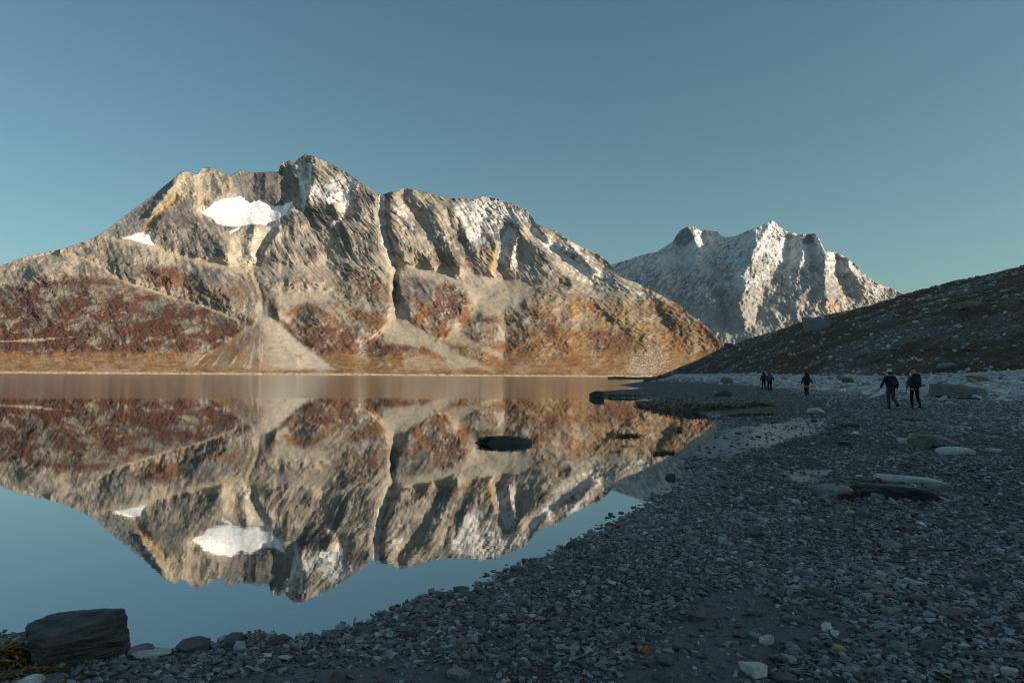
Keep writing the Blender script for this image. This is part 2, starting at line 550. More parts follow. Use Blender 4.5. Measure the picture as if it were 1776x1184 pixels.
    for P_ in ([(490, 572), (560, 562), (640, 580), (660, 600), (630, 622), (560, 612), (510, 592)], [(640, 606), (690, 596), (720, 604), (735, 618), (660, 622)],
               [(760, 492), (800, 492), (830, 520), (815, 552), (780, 558), (745, 552), (750, 525)], [(780, 606), (830, 600), (850, 628), (800, 628)],
               [(828, 552), (850, 540), (868, 548), (864, 560), (832, 560)], [(925, 540), (990, 550), (960, 585), (935, 570)],
               [(1015, 575), (1080, 570), (1110, 600), (1060, 625), (1020, 610)], [(240, 470), (300, 460), (330, 480), (310, 506), (262, 500), (240, 485)],
               [(600, 470), (650, 470), (670, 500), (640, 510), (610, 500)], [(1130, 530), (1170, 535), (1200, 575), (1160, 575)]):
        m = soft_poly(U, Y, P_, 7, w2)
        heath = np.maximum(heath, 0.92 * m * sm(-.2, .12, fine + .7 * mid + .15))
        hc = mixc(hc, RED * 1.15, 0.75 * m)
    heath = np.maximum(heath, .95 * redl * sm(-.10, .12, 1.0 * fbm(U / 60, Y / 17, 5, 56, .55) + .15 * fine + .02))
    rocky = redl * sm(0.10, 0.30, fbm(U / 30, Y / 20, 5, 44, .55))
    col = mixc(col, col * .62, redl)
    heath = heath * (1 - 0.9 * rocky)
    hc = hc * (0.75 + 0.5 * sm(-.6, .6, fine))[..., None]
    col = mixc(col, hc, np.clip(heath, 0, 1) * 0.93)
    rough = rough * (1 - 0.35 * heath)
    col = mixc(col, hc * 1.1, 0.55 * sm(880, 980, U) * sm(505, 540, Y + w2) * sm(-.5, .3, fine))
    # golden meadow above the shore
    mead = sm(603, 622, Y + 0.5 * w1) * (0.55 + 0.45 * sm(-.2, .4, fbm(U / 50, Y / 5, 4, 45)))
    mc = mixc(C_(.30, .185, .085) + 0 * U[..., None], C_(.17, .105, .05), sm(-.1, .4, fbm(U / 14, Y / 3, 4, 46)))
    mc = mixc(mc, RUST, 0.7 * sm(560, 640, U) * sm(-.3, .3, mid))
    mc = mixc(mc, RED * 1.3, 0.7 * sm(.08, .3, fbm(U / 38, Y / 7, 5, 47, .6)))
    mc = mixc(mc, C_(.085, .07, .04), 0.75 * sm(.12, .4, fbm(U / 26, Y / 4, 5, 48, .65)))
    mc = mixc(mc, ROCKB, 0.7 * sm(.22, .42, fbm(U / 9, Y / 3, 4, 49, .65)))
    col = mixc(col, mc, np.clip(mead, 0, 1) * 0.85)
    rough = rough * (1 - 0.5 * mead)

    # ---- pale path, scree cones, talus
    for pts, wd in (([(60, 446), (104, 437), (149, 450), (180, 465), (208, 485), (249, 498), (294, 515), (346, 529), (381, 541), (416, 556)], 6),
                    ([(200, 415), (270, 430), (300, 442), (350, 452), (400, 464), (430, 470)], 9), ([(436, 462), (444, 490), (455, 520), (456, 545)], 9),
                    ([(0, 592), (60, 590), (130, 584)], 5), ([(690, 532), (684, 545), (668, 566), (640, 590)], 3)):
        m = soft_line(U, Y, pts, wd, w2 * .4 + 2)
        m = m * sm(-.75, .1, mid + fine + .2); col = mixc(col, C_(.43, .35, .25), 0.75 * m); rough = rough * (1 - .6 * m)
    col = mixc(col, ROCKB, 0.6 * soft_poly(U, Y, [(-320, 500), (0, 462), (100, 436), (140, 450), (70, 470), (0, 500), (-320, 530)], 8, w2) * sm(-.4, .3, fine + mid))
    ang = (U - 456) / np.maximum(Y - 520, 8)
    streak = fbm(ang * 7 + .15 * fine, Y / 70, 5, 51, .62)
    cone = soft_poly(U, Y, [(447, 530), (464, 530), (476, 552), (505, 578), (540, 606), (580, 640), (440, 642), (400, 634), (325, 632), (398, 592), (440, 560)], 4.5, w2 * .45)
    leftside = sm(.35, -.15, ang)
    veg = leftside * sm(-.12, .12, streak + .12) * sm(548, 590, Y) + .55 * (1 - leftside) * sm(.18, .36, fbm(U / 16, Y / 9, 4, 53, .6)) * sm(575, 600, Y)
    cc = mixc(SCREE * (1.04 + .2 * streak)[..., None], mixc(C_(.20, .135, .085) + 0 * U[..., None], RUST, sm(-.2, .3, mid)), .85 * veg)
    cc = mixc(cc, C_(.40, .35, .31), .5 * sm(626, 636, Y) * (1 - leftside))
    col = mixc(col, cc, cone); rough = rough * (1 - .75 * cone)
    talus = np.maximum.reduce([
        soft_poly(U, Y, [(690, 456), (740, 462), (800, 466), (860, 482), (930, 486), (965, 492), (900, 524), (868, 545), (834, 548), (815, 560), (822, 520), (805, 496), (745, 482), (700, 478)], 6, w2),
        soft_poly(U, Y, [(684, 530), (698, 540), (722, 565), (760, 590), (805, 616), (850, 640), (790, 638), (745, 600), (700, 596), (658, 590), (650, 584), (672, 560)], 5, w2 * .7),
        soft_poly(U, Y, [(478, 500), (530, 505), (560, 492), (580, 520), (530, 528), (485, 530)], 6, w2),
        soft_poly(U, Y, [(440, 462), (560, 455), (590, 470), (560, 480), (480, 476)], 7, w2) * .7,
        soft_poly(U, Y, [(830, 560), (872, 566), (850, 572), (800, 576), (850, 600), (875, 620), (820, 605), (770, 590), (790, 565)], 5, w2) * .75,
        soft_poly(U, Y, [(700, 612), (760, 620), (830, 640), (700, 640)], 6, w2) * .5])
    col = mixc(col, SCREE * (0.93 + .12 * fine)[..., None], 0.88 * talus); rough = rough * (1 - .7 * talus)
    rub = soft_poly(U, Y, [(1090, 620), (1120, 602), (1160, 610), (1170, 640), (1130, 650), (1085, 645)], 7, w2)
    col = mixc(col, C_(.50, .44, .38), 0.85 * rub * sm(-.05, .25, fbm(U / 2.6, Y / 2.2, 4, 52, .7) + .3 * mid))

    # ---- snow
    snow = np.zeros_like(U)
    dust = fbm(U / 9, Y / 8, 5, 61, .65)
    for P_, amt in (([(790, 346), (850, 342), (905, 362), (930, 388), (890, 388), (868, 400), (850, 420), (820, 425), (800, 400), (790, 370)], .55),
                    ([(925, 388), (985, 418), (1048, 450), (1080, 485), (1130, 505), (1150, 520), (1080, 510), (1020, 495), (985, 470), (950, 440), (920, 405)], .42),
                    ([(488, 284), (520, 275), (545, 285), (545, 320), (530, 330), (510, 300)], .25), ([(538, 318), (605, 300), (622, 318), (604, 352), (585, 350), (536, 350)], .62),
                    ([(865, 405), (893, 392), (900, 430), (893, 470), (868, 478), (872, 440)], .55), ([(668, 345), (700, 345), (740, 400), (770, 440), (760, 450), (720, 420), (680, 380)], .18),
                    ([(740, 370), (800, 420), (800, 440), (760, 420)], .22), ([(440, 400), (500, 360), (525, 340), (520, 370), (470, 420), (445, 455), (425, 462)], .42),
                    ([(1040, 450), (1075, 480), (1060, 490), (1030, 480)], .3), ([(590, 345), (606, 350), (600, 372), (580, 410), (570, 400)], .3)):
        m = soft_poly(U, Y, P_, 10, w2)
        snow = np.maximum(snow, m * 0.62 * sm(0.50 - amt, 0.95 - amt, dust - 0.35 * st + 0.5 * mid + 0.35 * m - .12))
    for pts, wd in (([(661, 340), (663, 361), (663, 395), (668, 420), (680, 450)], 6), ([(518, 300), (526, 330), (528, 345), (524, 366)], 5),
                    ([(884, 398), (876, 420), (869, 450)], 8), ([(606, 322), (602, 345), (598, 360)], 4), ([(924, 398), (951, 427), (985, 450), (1010, 472)], 7), ([(686, 500), (688, 520)], 3), ([(538, 285), (538, 310)], 3)):
        snow = np.maximum(snow, .8 * soft_line(U, Y, pts, wd, w1 * .7) * sm(-.75, -.1, fine + .25))
    field = np.maximum.reduce([
        soft_poly(U, Y, [(351, 369), (372, 352), (395, 345), (418, 341), (434, 352), (459, 346), (474, 359), (491, 355), (508, 350), (497, 370), (486, 380), (468, 386), (462, 392), (437, 388), (413, 394), (393, 392), (376, 388), (366, 377)], 1.6, w1 * .35),
        soft_poly(U, Y, [(214, 413), (248, 404), (262, 404), (269, 425), (242, 420)], 1.6, w1 * .3),
        soft_poly(U, Y, [(397, 402), (419, 394), (413, 400), (400, 406)], 1.2, w1 * .2), soft_poly(U, Y, [(565, 345), (575, 340), (588, 350), (572, 354)], 2, w1 * .4)])
    snow = np.maximum(snow * .9, field)
    col = mixc(col, SNOW + 0 * U[..., None], snow)
    rough = rough * (1 - .97 * field) * (1 - .35 * snow)

    # ---- pale tide-washed rock along the water
    v = horizon(U) - Y
    rim = (1 - sm(1.0, 3.6, v + 2.2 * fbm(U / 14, Y * 0, 5, 71, .65) + .8 * sm(500, 800, U))) * sm(-.35, .1, fbm(U / 7, Y / 2, 4, 72, .65) + .12)
    col = mixc(col, RIM * (0.8 + .5 * sm(-.5, .5, fine))[..., None], np.clip(rim, 0, 1))
    # ---- relief of the surface itself, metres towards the viewer
    s = D / 2000.0
    knob = fbm(U / 52, Y / 36, 3, 75, .5, True)
    disp = s * rough * (26 * (0.5 - rid) * (.35 + .65 * wm + .2 * wr) * (.4 + .6 * upper) + 12 * upper * (.35 - rid2) * (.5 + .5 * wm) + 5 * upper * st + 7 * (1 - upper) * fbm(U / 13, Y / 9, 4, 76, .55) + 13 * mid + 15 * knob + 0.8 * fine + 0.5 * fbm(U / 2.6, Y / 2.4, 3, 73, .7))
    groove = np.exp(-(rid2 / .055) ** 2) * sm(-.35, .1, mid + .15); groove2 = np.exp(-(rid / .04) ** 2)
    disp = disp - s * rough * upper * (5 * groove + 9 * groove2 * (.3 + .7 * wm))
    disp = disp * (0.25 + 0.75 * sm(6, 40, v))
    disp = disp + 5.0 * s * np.where(rough < .6, 0, 1) * sm(0.05, .3, heath) * fbm(U / 6, Y / 3, 3, 74)
    disp = disp + 2.5 * s * cone * streak * sm(630, 560, Y)
    return col, disp


mount1 = build_range("mountain", -320, 1300, 1180, 300, CREST1,
                     lambda u: 1330 + 0.32 * (u + 100), lambda U, T: 0.47 + 0.22 * T, LINES1, paint1, seed=3)
tag(mount1, kind="structure")
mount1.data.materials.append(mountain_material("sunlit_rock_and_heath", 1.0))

CREST2 = [(960, 520), (1000, 490), (1040, 468), (1060, 459), (1089, 451), (1114, 442), (1138, 437), (1151, 429), (1167, 419), (1173, 409), (1180, 399),
          (1192, 393), (1204, 394), (1217, 401), (1223, 398), (1231, 398), (1243, 401), (1256, 411), (1274, 410), (1293, 402), (1320, 391),
          (1329, 388), (1336, 382), (1342, 384), (1352, 393), (1363, 401), (1385, 406), (1414, 405), (1422, 417), (1431, 436), (1447, 437),
          (1466, 445), (1482, 457), (1498, 473), (1515, 488), (1533, 496), (1552, 502), (1568, 512), (1610, 535), (1660, 570), (1720, 600), (1760, 640)]
LINES2 = [
    (0, [(960, 648), (1760, 655)]),
    (-60, [(1060, 461), (1151, 431), (1173, 411)]), (20, [(1192, 396), (1204, 397)]), (-50, [(1243, 404), (1274, 413)]), (60, [(1336, 385), (1342, 386)]),
    (-20, [(1363, 403), (1385, 408)]), (40, [(1414, 407)]), (-20, [(1447, 440), (1498, 475)]), (-60, [(1533, 498), (1610, 537)]),
    (90, [(1338, 386), (1319, 413), (1309, 434), (1299, 452)]), (50, [(1299, 452), (1290, 480), (1293, 500)]),
    (70, [(1416, 408), (1428, 444), (1432, 461), (1428, 487), (1440, 520)]),
    (-75, [(1367, 409), (1364, 457), (1340, 487), (1322, 512), (1310, 560)]), (10, [(1350, 400), (1345, 440), (1330, 465)]),
    (25, [(1390, 410), (1392, 440), (1385, 470)]), (-30, [(1404, 412), (1408, 440), (1412, 470)]),
    (60, [(1192, 395), (1206, 417), (1212, 432), (1205, 460)]), (-30, [(1168, 422), (1185, 450)]),
    (-95, [(1217, 403), (1229, 419), (1241, 452), (1249, 479), (1247, 518), (1262, 560)]),
    (50, [(1289, 448), (1276, 467), (1293, 487), (1282, 525), (1290, 560)]),
    (55, [(1205, 495), (1225, 514), (1243, 522)]), (-40, [(1180, 470), (1190, 500), (1200, 520)]), (20, [(1130, 460), (1150, 490)]),
    (-40, [(1105, 450), (1120, 480)]), (40, [(1170, 545), (1230, 560), (1250, 590)]),
    (45, [(1470, 455), (1484, 480), (1500, 500)]), (-40, [(1450, 445), (1460, 480), (1475, 515)]), (30, [(1400, 500), (1380, 530)]), (-20, [(1350, 520), (1345, 560)]),
]


def paint2(U, Y, T, D):
    w1 = 4.0 * fbm(U / 16, Y / 14, 4, 111)
    fine = fbm(U / 6, Y / 5, 4, 113, 0.68)
    mid = fbm(U / 26, Y / 20, 5, 114, 0.62)
    slow = 1.5 * fbm(U / 70, Y / 50, 2, 115, .35)
    c, s = math.cos(.9), math.sin(.9)
    st1 = fbm((-U * s + Y * c) / 5.5 + .7 * slow, (U * c + Y * s) / 22, 5, 121, .66)
    st2 = fbm((U * s + Y * c) / 5.5 + .7 * slow, (U * c - Y * s) / 22, 5, 122, .66)
    r1 = np.abs(fbm((-U * s + Y * c) / 11 + .7 * slow, (U * c + Y * s) / 40, 4, 123, .6)) 
    r2 = np.abs(fbm((U * s + Y * c) / 11 + .7 * slow, (U * c - Y * s) / 40, 4, 124, .6))
    w = sm(1290, 1340, U + (Y - 430) * .3)
    st = st1 * w + st2 * (1 - w)
    col = mixc(C_(.27, .255, .24) + 0 * U[..., None], C_(.40, .355, .30), sm(-.3, .4, mid))
    col = mixc(col, C_(.15, .15, .155), .7 * sm(-.02, .35, st + .2 * fine))  # dark streaks kept light, putting some haze into the rock colour
    col = mixc(col, OCHRE * .9, .45 * sm(1360, 1430, U) * sm(.0, .45, fbm(U / 14, Y / 30, 4, 131)))
    snow = sm(-.10, .22, .8 * fbm(U / 4.5, Y / 4.5, 5, 141, .72) + .35 * (mid - .1) - .6 * st + .0 - .004 * (Y - 470) + .10 * (1 - w))
    snow = np.maximum(snow, .95 * soft_poly(U, Y, [(1345, 420), (1385, 410), (1420, 430), (1425, 450), (1380, 465), (1350, 462)], 8, w1 * 2) * sm(-.5, 0, fine + .3))
    snow = np.maximum(snow, .9 * soft_poly(U, Y, [(1278, 465), (1295, 470), (1304, 498), (1285, 505), (1270, 490)], 5, w1 * 2) * sm(-.4, .1, fine + .2))
    snow = np.maximum(snow, .6 * soft_poly(U, Y, [(1175, 425), (1230, 440), (1245, 475), (1200, 470), (1100, 470)], 10, w1 * 2) * sm(-.5, .1, fine + .2))
    dark = np.maximum(soft_poly(U, Y, [(1170, 415), (1182, 398), (1200, 394), (1206, 412), (1190, 425), (1170, 426)], 3, w1), soft_poly(U, Y, [(1388, 407), (1414, 405), (1412, 422), (1392, 422)], 3, w1))
    snow = snow * (1 - .85 * dark)
    col = mixc(col, C_(.085, .085, .088), .8 * dark)
    lowg = sm(530, 575, Y + w1)
    col = mixc(col, C_(.30, .285, .27), .6 * lowg)
    col = mixc(col, C_(.40, .27, .16), .7 * soft_poly(U, Y, [(1420, 530), (1440, 525), (1480, 545), (1520, 540), (1500, 560), (1440, 560)], 6, w1 * 2))
    col = mixc(col, C_(.72, .74, .78), snow * (1 - .55 * lowg) * .62)
    s_ = D / 2000.0
    disp = s_ * (4 * st + 14 * (.3 - r1 * w - r2 * (1 - w)) + 20 * mid + .7 * fine + .6 * fbm(U / 2.4, Y / 2.2, 3, 173, .7) + 14 * (.4 - np.abs(fbm(U / 20 + .5 * slow, Y / 34, 4, 174))))
    disp = disp - s_ * 6 * np.exp(-((r1 * w + r2 * (1 - w)) / .05) ** 2)
    return col, disp


mount2 = build_range("mountain", 960, 1760, 620, 210, CREST2,
                     lambda u: 3300 + 2.3 * np.clip(1310 - u, 0, 400) + 0.5 * np.clip(u - 1430, 0, 400), lambda U, T: 0.60 + 0.22 * T, LINES2, paint2, seed=9, jag=1.3, step=3.0)
tag(mount2, kind="structure")
mount2.data.materials.append(mountain_material("snow_dusted_rock", 0.6))

# ------------------------------------------------------------------ shore line, hill foot and ground heights
SHORE_PX = [(1165, 657.8), (1120, 660.5), (1071, 667.5), (1098, 672), (1112, 673.5), (1042, 678), (1028, 683), (1042, 689), (1118, 690.5), (1135, 694),
            (1112, 699), (1150, 705), (1181, 712), (1219, 716), (1240, 724), (1252, 736), (1250, 750), (1235, 765), (1205, 785), (1189, 796), (1198, 822),
            (1186, 841), (1140, 862), (1119, 880), (1085, 895), (1000, 942), (954, 961), (893, 984), (819, 1016), (758, 1029), (697, 1059), (636, 1076),
            (603, 1087), (572, 1099), (511, 1110), (495, 1110), (478, 1108), (447, 1099), (420, 1106), (394, 1113), (346, 1127), (298, 1127), (267, 1125), (222, 1130), (150, 1135), (60, 1112),
            (0, 1098), (-200, 1088), (-700, 1070), (-2000, 1060)]


def plane_hit(u, y, z=0.0):
    d = ray(u, y)
    return (CAM + d * ((z - CAM[2]) / d[2]))


SHORE = [tuple(plane_hit(u, y)[:2]) for u, y in SHORE_PX]
SHORE_POLY = [(300.0, 900.0), (110.0, 700.0)] + SHORE + [(-40.0, -60.0), (400.0, -60.0), (900.0, 400.0)]
BASE_U = [(1120, 430, 2.6), (1150, 380, 2.9), (1170, 330, 3.2), (1300, 180, 2.6), (1430, 125, 2.2), (1560, 95, 2.05), (1776, 75, 2.75)]
HILL_CREST = [(1120, 655.0, 440), (1150, 650.5, 420), (1162, 647, 410), (1185, 636, 400), (1215, 622, 385), (1250, 605, 370), (1300, 588, 340), (1350, 573, 315), (1392, 560, 300), (1440, 549, 285),
              (1500, 535, 270), (1530, 525, 262), (1570, 511, 255), (1612, 501, 250), (1650, 492, 245), (1700, 481, 240), (1776, 463, 235)]


def _az_u(u):
    return math.atan2((u - 888) / F, 1.0)


HB_AZ = [_az_u(a) for a, _, _ in BASE_U] + [math.radians(a) for a in (50, 70, 90, 120, 150, 180)]
HB_R = [d / math.cos(_az_u(a)) for a, d, _ in BASE_U] + [76, 64, 60, 70, 120, 300]
HB_Z = [z for _, _, z in BASE_U] + [2.9, 2.9, 2.9, 2.9, 2.9, 2.9]
_hc = []
for a, y, d in HILL_CREST:
    p_ = point(float(a), float(y), float(d))
    _hc.append((math.atan2(p_[0], p_[1]), math.hypot(p_[0], p_[1]), p_[2]))
HC_AZ = [a for a, _, _ in _hc] + [math.radians(a) for a in (44, 55, 70, 85, 105, 130, 155, 180)]
HC_R = [r for _, r, _ in _hc] + [360, 560, 720, 800, 820, 820, 760, 700]
HC_Z = [z for _, _, z in _hc] + [56, 130, 222, 280, 305, 270, 170, 90]


def hill_height(x, y, detail=True):
    az = np.arctan2(x, y); r = np.hypot(x, y)
    rb = np.interp(az, HB_AZ, HB_R); zb = np.interp(az, HB_AZ, HB_Z)
    rc = np.interp(az, HC_AZ, HC_R); zc = np.interp(az, HC_AZ, HC_Z)
    s = (r - rb) / (rc - rb)
    ss = np.clip(s, 0, 1)
    z = zb + (zc - zb) * (ss + 0.22 * ss * (1 - ss))
    over = np.maximum(r - rc, 0)
    z = z + over * 0.02 - over ** 2 / 2200.0 * sm(40, 400, over)
    z = np.where(s < 0, zb + (r - rb) * 0.3, z)
    if detail:
        a = sm(0.0, 0.12, s)
        z = z + a * (1.5 * fbm(x / 38, y / 38, 4, 201) + 0.75 * fbm(x / 9, y / 9, 4, 202, .6) + 0.35 * np.abs(fbm(x / 3.1, y / 3.1, 3, 203)))
    z = np.maximum(z - 1.2 * (1 - sm(math.radians(11.5), math.radians(13.5), az)), -60.0)
    return z, s


def beach_height(x, y):
    x = np.asarray(x, float); y = np.asarray(y, float)
    d = seg_dist(x, y, SHORE_POLY + SHORE_POLY[:1])
    s = np.where(inside(x, y, SHORE_POLY), d, -d)
    land = np.interp(s, [0, 0.6, 3, 8, 14, 25, 60], [0, 0.035, 0.16, 0.36, 0.44, 0.52, 0.60])
    z = np.where(s >= 0, land, np.maximum(s * 0.09, -3.0))
    az = np.arctan2(x, y); r = np.hypot(x, y)
    rb = np.interp(az, HB_AZ, HB_R); zb = np.interp(az, HB_AZ, HB_Z)
    k = np.clip(1 - (rb - r) / (0.62 * rb), 0, 1.1)
    k = np.where(az < math.radians(8), 0, k)
    z = np.where(s >= 0, z + (zb - 0.55) * k ** 2.0 * sm(0, 6, s), z)
    rr = np.maximum(r, 1.0)
    z = z + sm(-0.2, 0.8, s) * (0.030 * fbm(x / 1.7, y / 1.7, 3, 211) + 0.05 * fbm(x / 7, y / 7, 3, 212) * sm(6, 25, rr))
    z = z + 0.018 * np.exp(-(s / 0.35) ** 2) * fbm(x / .5, y / .5, 2, 213)
    return z, s


def beach_hit(u, y, zlow=-0.02):
    d = ray(float(u), float(y)); d = d / np.linalg.norm(d)
    t = np.geomspace(1.5, 500, 1500)
    P = CAM + t[:, None] * d
    z, _ = beach_height(P[:, 0], P[:, 1])
    z = np.maximum(z, zlow)
    k = np.argmax(P[:, 2] <= z)
    if k == 0:
        k = len(t) - 1
    f = (P[k - 1, 2] - z[k - 1]) / max(1e-6, (P[k - 1, 2] - z[k - 1]) - (P[k, 2] - z[k]))
    Q = P[k - 1] + (P[k] - P[k - 1]) * f
    return Q


def hill_hit(u, y):
    d = ray(float(u), float(y)); d = d / np.linalg.norm(d)
    t = np.geomspace(40, 600, 3000)
    P = CAM + t[:, None] * d
    z, _ = hill_height(P[:, 0], P[:, 1])
    k = max(1, int(np.argmax(P[:, 2] <= z)))
    return P[k]


# ---- wet patches, sand patches, pale rubble: shapes given where they lie on the shore
WET = [[(1192, 790), (1240, 752), (1275, 738), (1330, 732), (1445, 720), (1435, 742), (1375, 764), (1300, 786), (1235, 797)],
       [(1398, 840), (1440, 832), (1492, 834), (1500, 850), (1470, 866), (1398, 864)], [(1350, 815), (1440, 812), (1420, 835), (1370, 835)]]
SAND = [[(1040, 1200), (1130, 1100), (1210, 1040), (1300, 1015), (1345, 1060), (1420, 1062), (1480, 1085), (1400, 1110), (1340, 1120), (1290, 1200)],
        [(330, 1184), (520, 1150), (700, 1140), (820, 1165), (900, 1200), (330, 1200)], [(1400, 890), (1470, 880), (1460, 920), (1400, 915)]]


def build_beach():
    na, nr = 620, 460
    az = np.concatenate([np.linspace(math.radians(-85), math.radians(-42), 50)[:-1], np.linspace(math.radians(-42), math.radians(42), na - 98), np.linspace(math.radians(42), math.radians(120), 50)[1:]])
    na = len(az)
    r = np.concatenate([[0.25, 0.8, 1.4, 2.0, 2.4], np.geomspace(2.7, 470, nr)])
    A = np.repeat(az[:, None], len(r), 1); Rr = np.repeat(r[None], na, 0)
    x, y = Rr * np.sin(A), Rr * np.cos(A)
    z, s = beach_height(x, y)
    u, v = project(np.stack([x, y, z], -1))
    front = y > 0.5
    wet = np.zeros_like(x); sand = np.zeros_like(x)
    wr = 16 * fbm(x / 1.6, y / 3.2, 6, 221, .62)
    for P_ in WET: wet = np.maximum(wet, soft_poly(u, v, P_, 5, wr) * front)
    for P_ in SAND: sand = np.maximum(sand, soft_poly(u, v, P_, 14, wr * 2) * front)
    wet = np.maximum(wet, 0.85 * (1 - sm(0.15, 1.0, s + .3 * fbm(x / 2, y / 2, 3, 222))))
    mud = soft_poly(u, v, [(1060, 664), (1170, 656), (1300, 668), (1400, 690), (1420, 706), (1330, 722), (1245, 722), (1160, 700), (1100, 690), (1030, 686)], 8, wr) * front
    az_ = np.arctan2(x, y); rb = np.interp(az_, HB_AZ, HB_R)
    pale = sm(0.42, 0.62, Rr / rb + .07 * fbm(x / 5, y / 5, 3, 223)) * sm(5, 9, s + 2 * fbm(x / 6, y / 6, 2, 224)) * (1 - mud)
    z = z + pale * 0.09 * fbm(x / .9, y / .9, 3, 225, .6) * sm(20, 50, Rr)
    z = z - 0.02 * wet * front * (s > 1.2)
    me = np_mesh("beach", np.stack([x, y, z], -1).reshape(-1, 3), grid_faces(na, len(r)), True,
                 {"wet": wet.ravel(), "sand": sand.ravel(), "pale": pale.ravel(), "mud": mud.ravel()})
    o = link(bpy.data.objects.new("beach", me))
    tag(o, kind="structure")
    t = NT(bpy.data.materials.new("gravel_beach"))
    p = t.pos()
    cell = t.voronoi(38, p, out=1); dist = t.voronoi(38, p)
    cell2 = t.voronoi(9, p, out=1); dist2 = t.voronoi(9, p)
    g = t.n.new("ShaderNodeSeparateColor"); t.l.new(cell, g.inputs[0])
    g2 = t.n.new("ShaderNodeSeparateColor"); t.l.new(cell2, g2.inputs[0])
    c = t.ramp(g.outputs[0], 0.0, 1.0, (.022, .022, .023), (.10, .099, .098))
    c = t.mix(0.35, c, t.ramp(g2.outputs[0], 0, 1, (.03, .03, .03), (.12, .118, .116)))
    c = t.mix(t.attr("sand", out=2), c, t.ramp(t.noise(60, 6, .75, p), .3, .7, (0.081, 0.081, 0.083), (0.162, 0.16, 0.159)))
    c = t.mix(t.attr("mud", out=2), c, t.ramp(t.noise(.9, 6, .7, p), .35, .7, (0.059, 0.055, 0.05), (0.154, 0.14, 0.128)))
    c = t.mix(t.attr("pale", out=2), c, t.ramp(t.noise(2.2, 6, .75, p), .35, .65, (.22, .225, .23), (.62, .625, .63)))
    wetf = t.math('MULTIPLY', t.attr("wet", out=2), t.ramp(t.noise(2.6, 5, .65, p), .30, .42))
    c = t.mix(wetf, c, t.mix(0.55, c, (0.073, 0.077, 0.081)))
    rough = t.mix(wetf, (.82, .82, .82), (.33, .33, .33))
    hgt = t.math('ADD', t.math('MULTIPLY', dist, -0.35), t.math('MULTIPLY', dist2, -0.8))
    hgt = t.math('ADD', hgt, t.math('MULTIPLY', t.noise(14, 6, .7, p), .9))
    hgt = t.math('MULTIPLY', hgt, t.math('SUBTRACT', 1.0, t.math('MULTIPLY', wetf, .93)))
    t.fin(c, rough, t.bump(hgt, 0.03, .9), t.math('ADD', .35, t.math('MULTIPLY', wetf, .6)))
    me.materials.append(t.m)
    return o


beach = build_beach()

# ------------------------------------------------------------------ the fjord
def build_water():
    V = [(-4000, -120, 0), (4000, -120, 0), (5000, 7000, 0), (-5000, 7000, 0)]
    me = np_mesh("water", np.array(V, float), np.array([[0, 1, 2, 3]]))
    o = link(bpy.data.objects.new("water", me))
    tag(o, kind="structure")
    m = bpy.data.materials.new("still_fjord_water")
    t = NT(m)
    p = t.pos()
    sx = t.n.new("ShaderNodeSeparateXYZ"); t.l.new(p, sx.inputs[0])
    # breeze on the far water: starts some fifty metres out
    edge = t.math('ADD', sx.outputs[1], t.math('MULTIPLY', sx.outputs[0], -0.20))
    edge = t.math('ADD', edge, t.math('MULTIPLY', t.noise(1.0, 3, .5, t.pos((.012, .05, 1))), 8.0))
    far = t.ramp(edge, 53.0, 60.0)
    streak = t.ramp(t.noise(1.0, 3, .55, t.pos((.045, .22, 1))), .56, .70)
    near = t.math('SUBTRACT', 1.0, t.ramp(edge, 12.0, 40.0))
    breeze = t.math('MAXIMUM', far, t.math('MULTIPLY', streak, .45))
    ripple = t.noise(1.0, 3, .5, t.pos((2.2, 5.0, 1)))
    ripple2 = t.noise(1.0, 2, .5, t.pos((8.0, 17.0, 1)))
    h = t.math('ADD', t.math('MULTIPLY', ripple, .6), t.math('MULTIPLY', ripple2, t.math('MULTIPLY', near, .30)))
    nrm = t.bump(h, 0.00026, 1.0)
    rough = t.math('ADD', .010, t.math('MULTIPLY', breeze, .095))
    gl = t.n.new("ShaderNodeBsdfGlossy")
    gl.inputs['Color'].default_value = (.90, .92, .93, 1)
    t.l.new(rough, gl.inputs['Roughness']); t.l.new(nrm, gl.inputs['Normal'])
    t.fin((.012, .028, .034), .4, None, 0.0)
    fr = t.n.new("ShaderNodeFresnel"); fr.inputs['IOR'].default_value = 1.45
    f = t.math('ADD', t.math('MULTIPLY', fr.outputs[0], .50), .48)
    mx = t.n.new("ShaderNodeMixShader")
    t.l.new(f, mx.inputs[0]); t.l.new(t.b.outputs[0], mx.inputs[1]); t.l.new(gl.outputs[0], mx.inputs[2])
    t.l.new(mx.outputs[0], t.out.inputs[0])
    me.materials.append(m)
    return o


water = build_water()

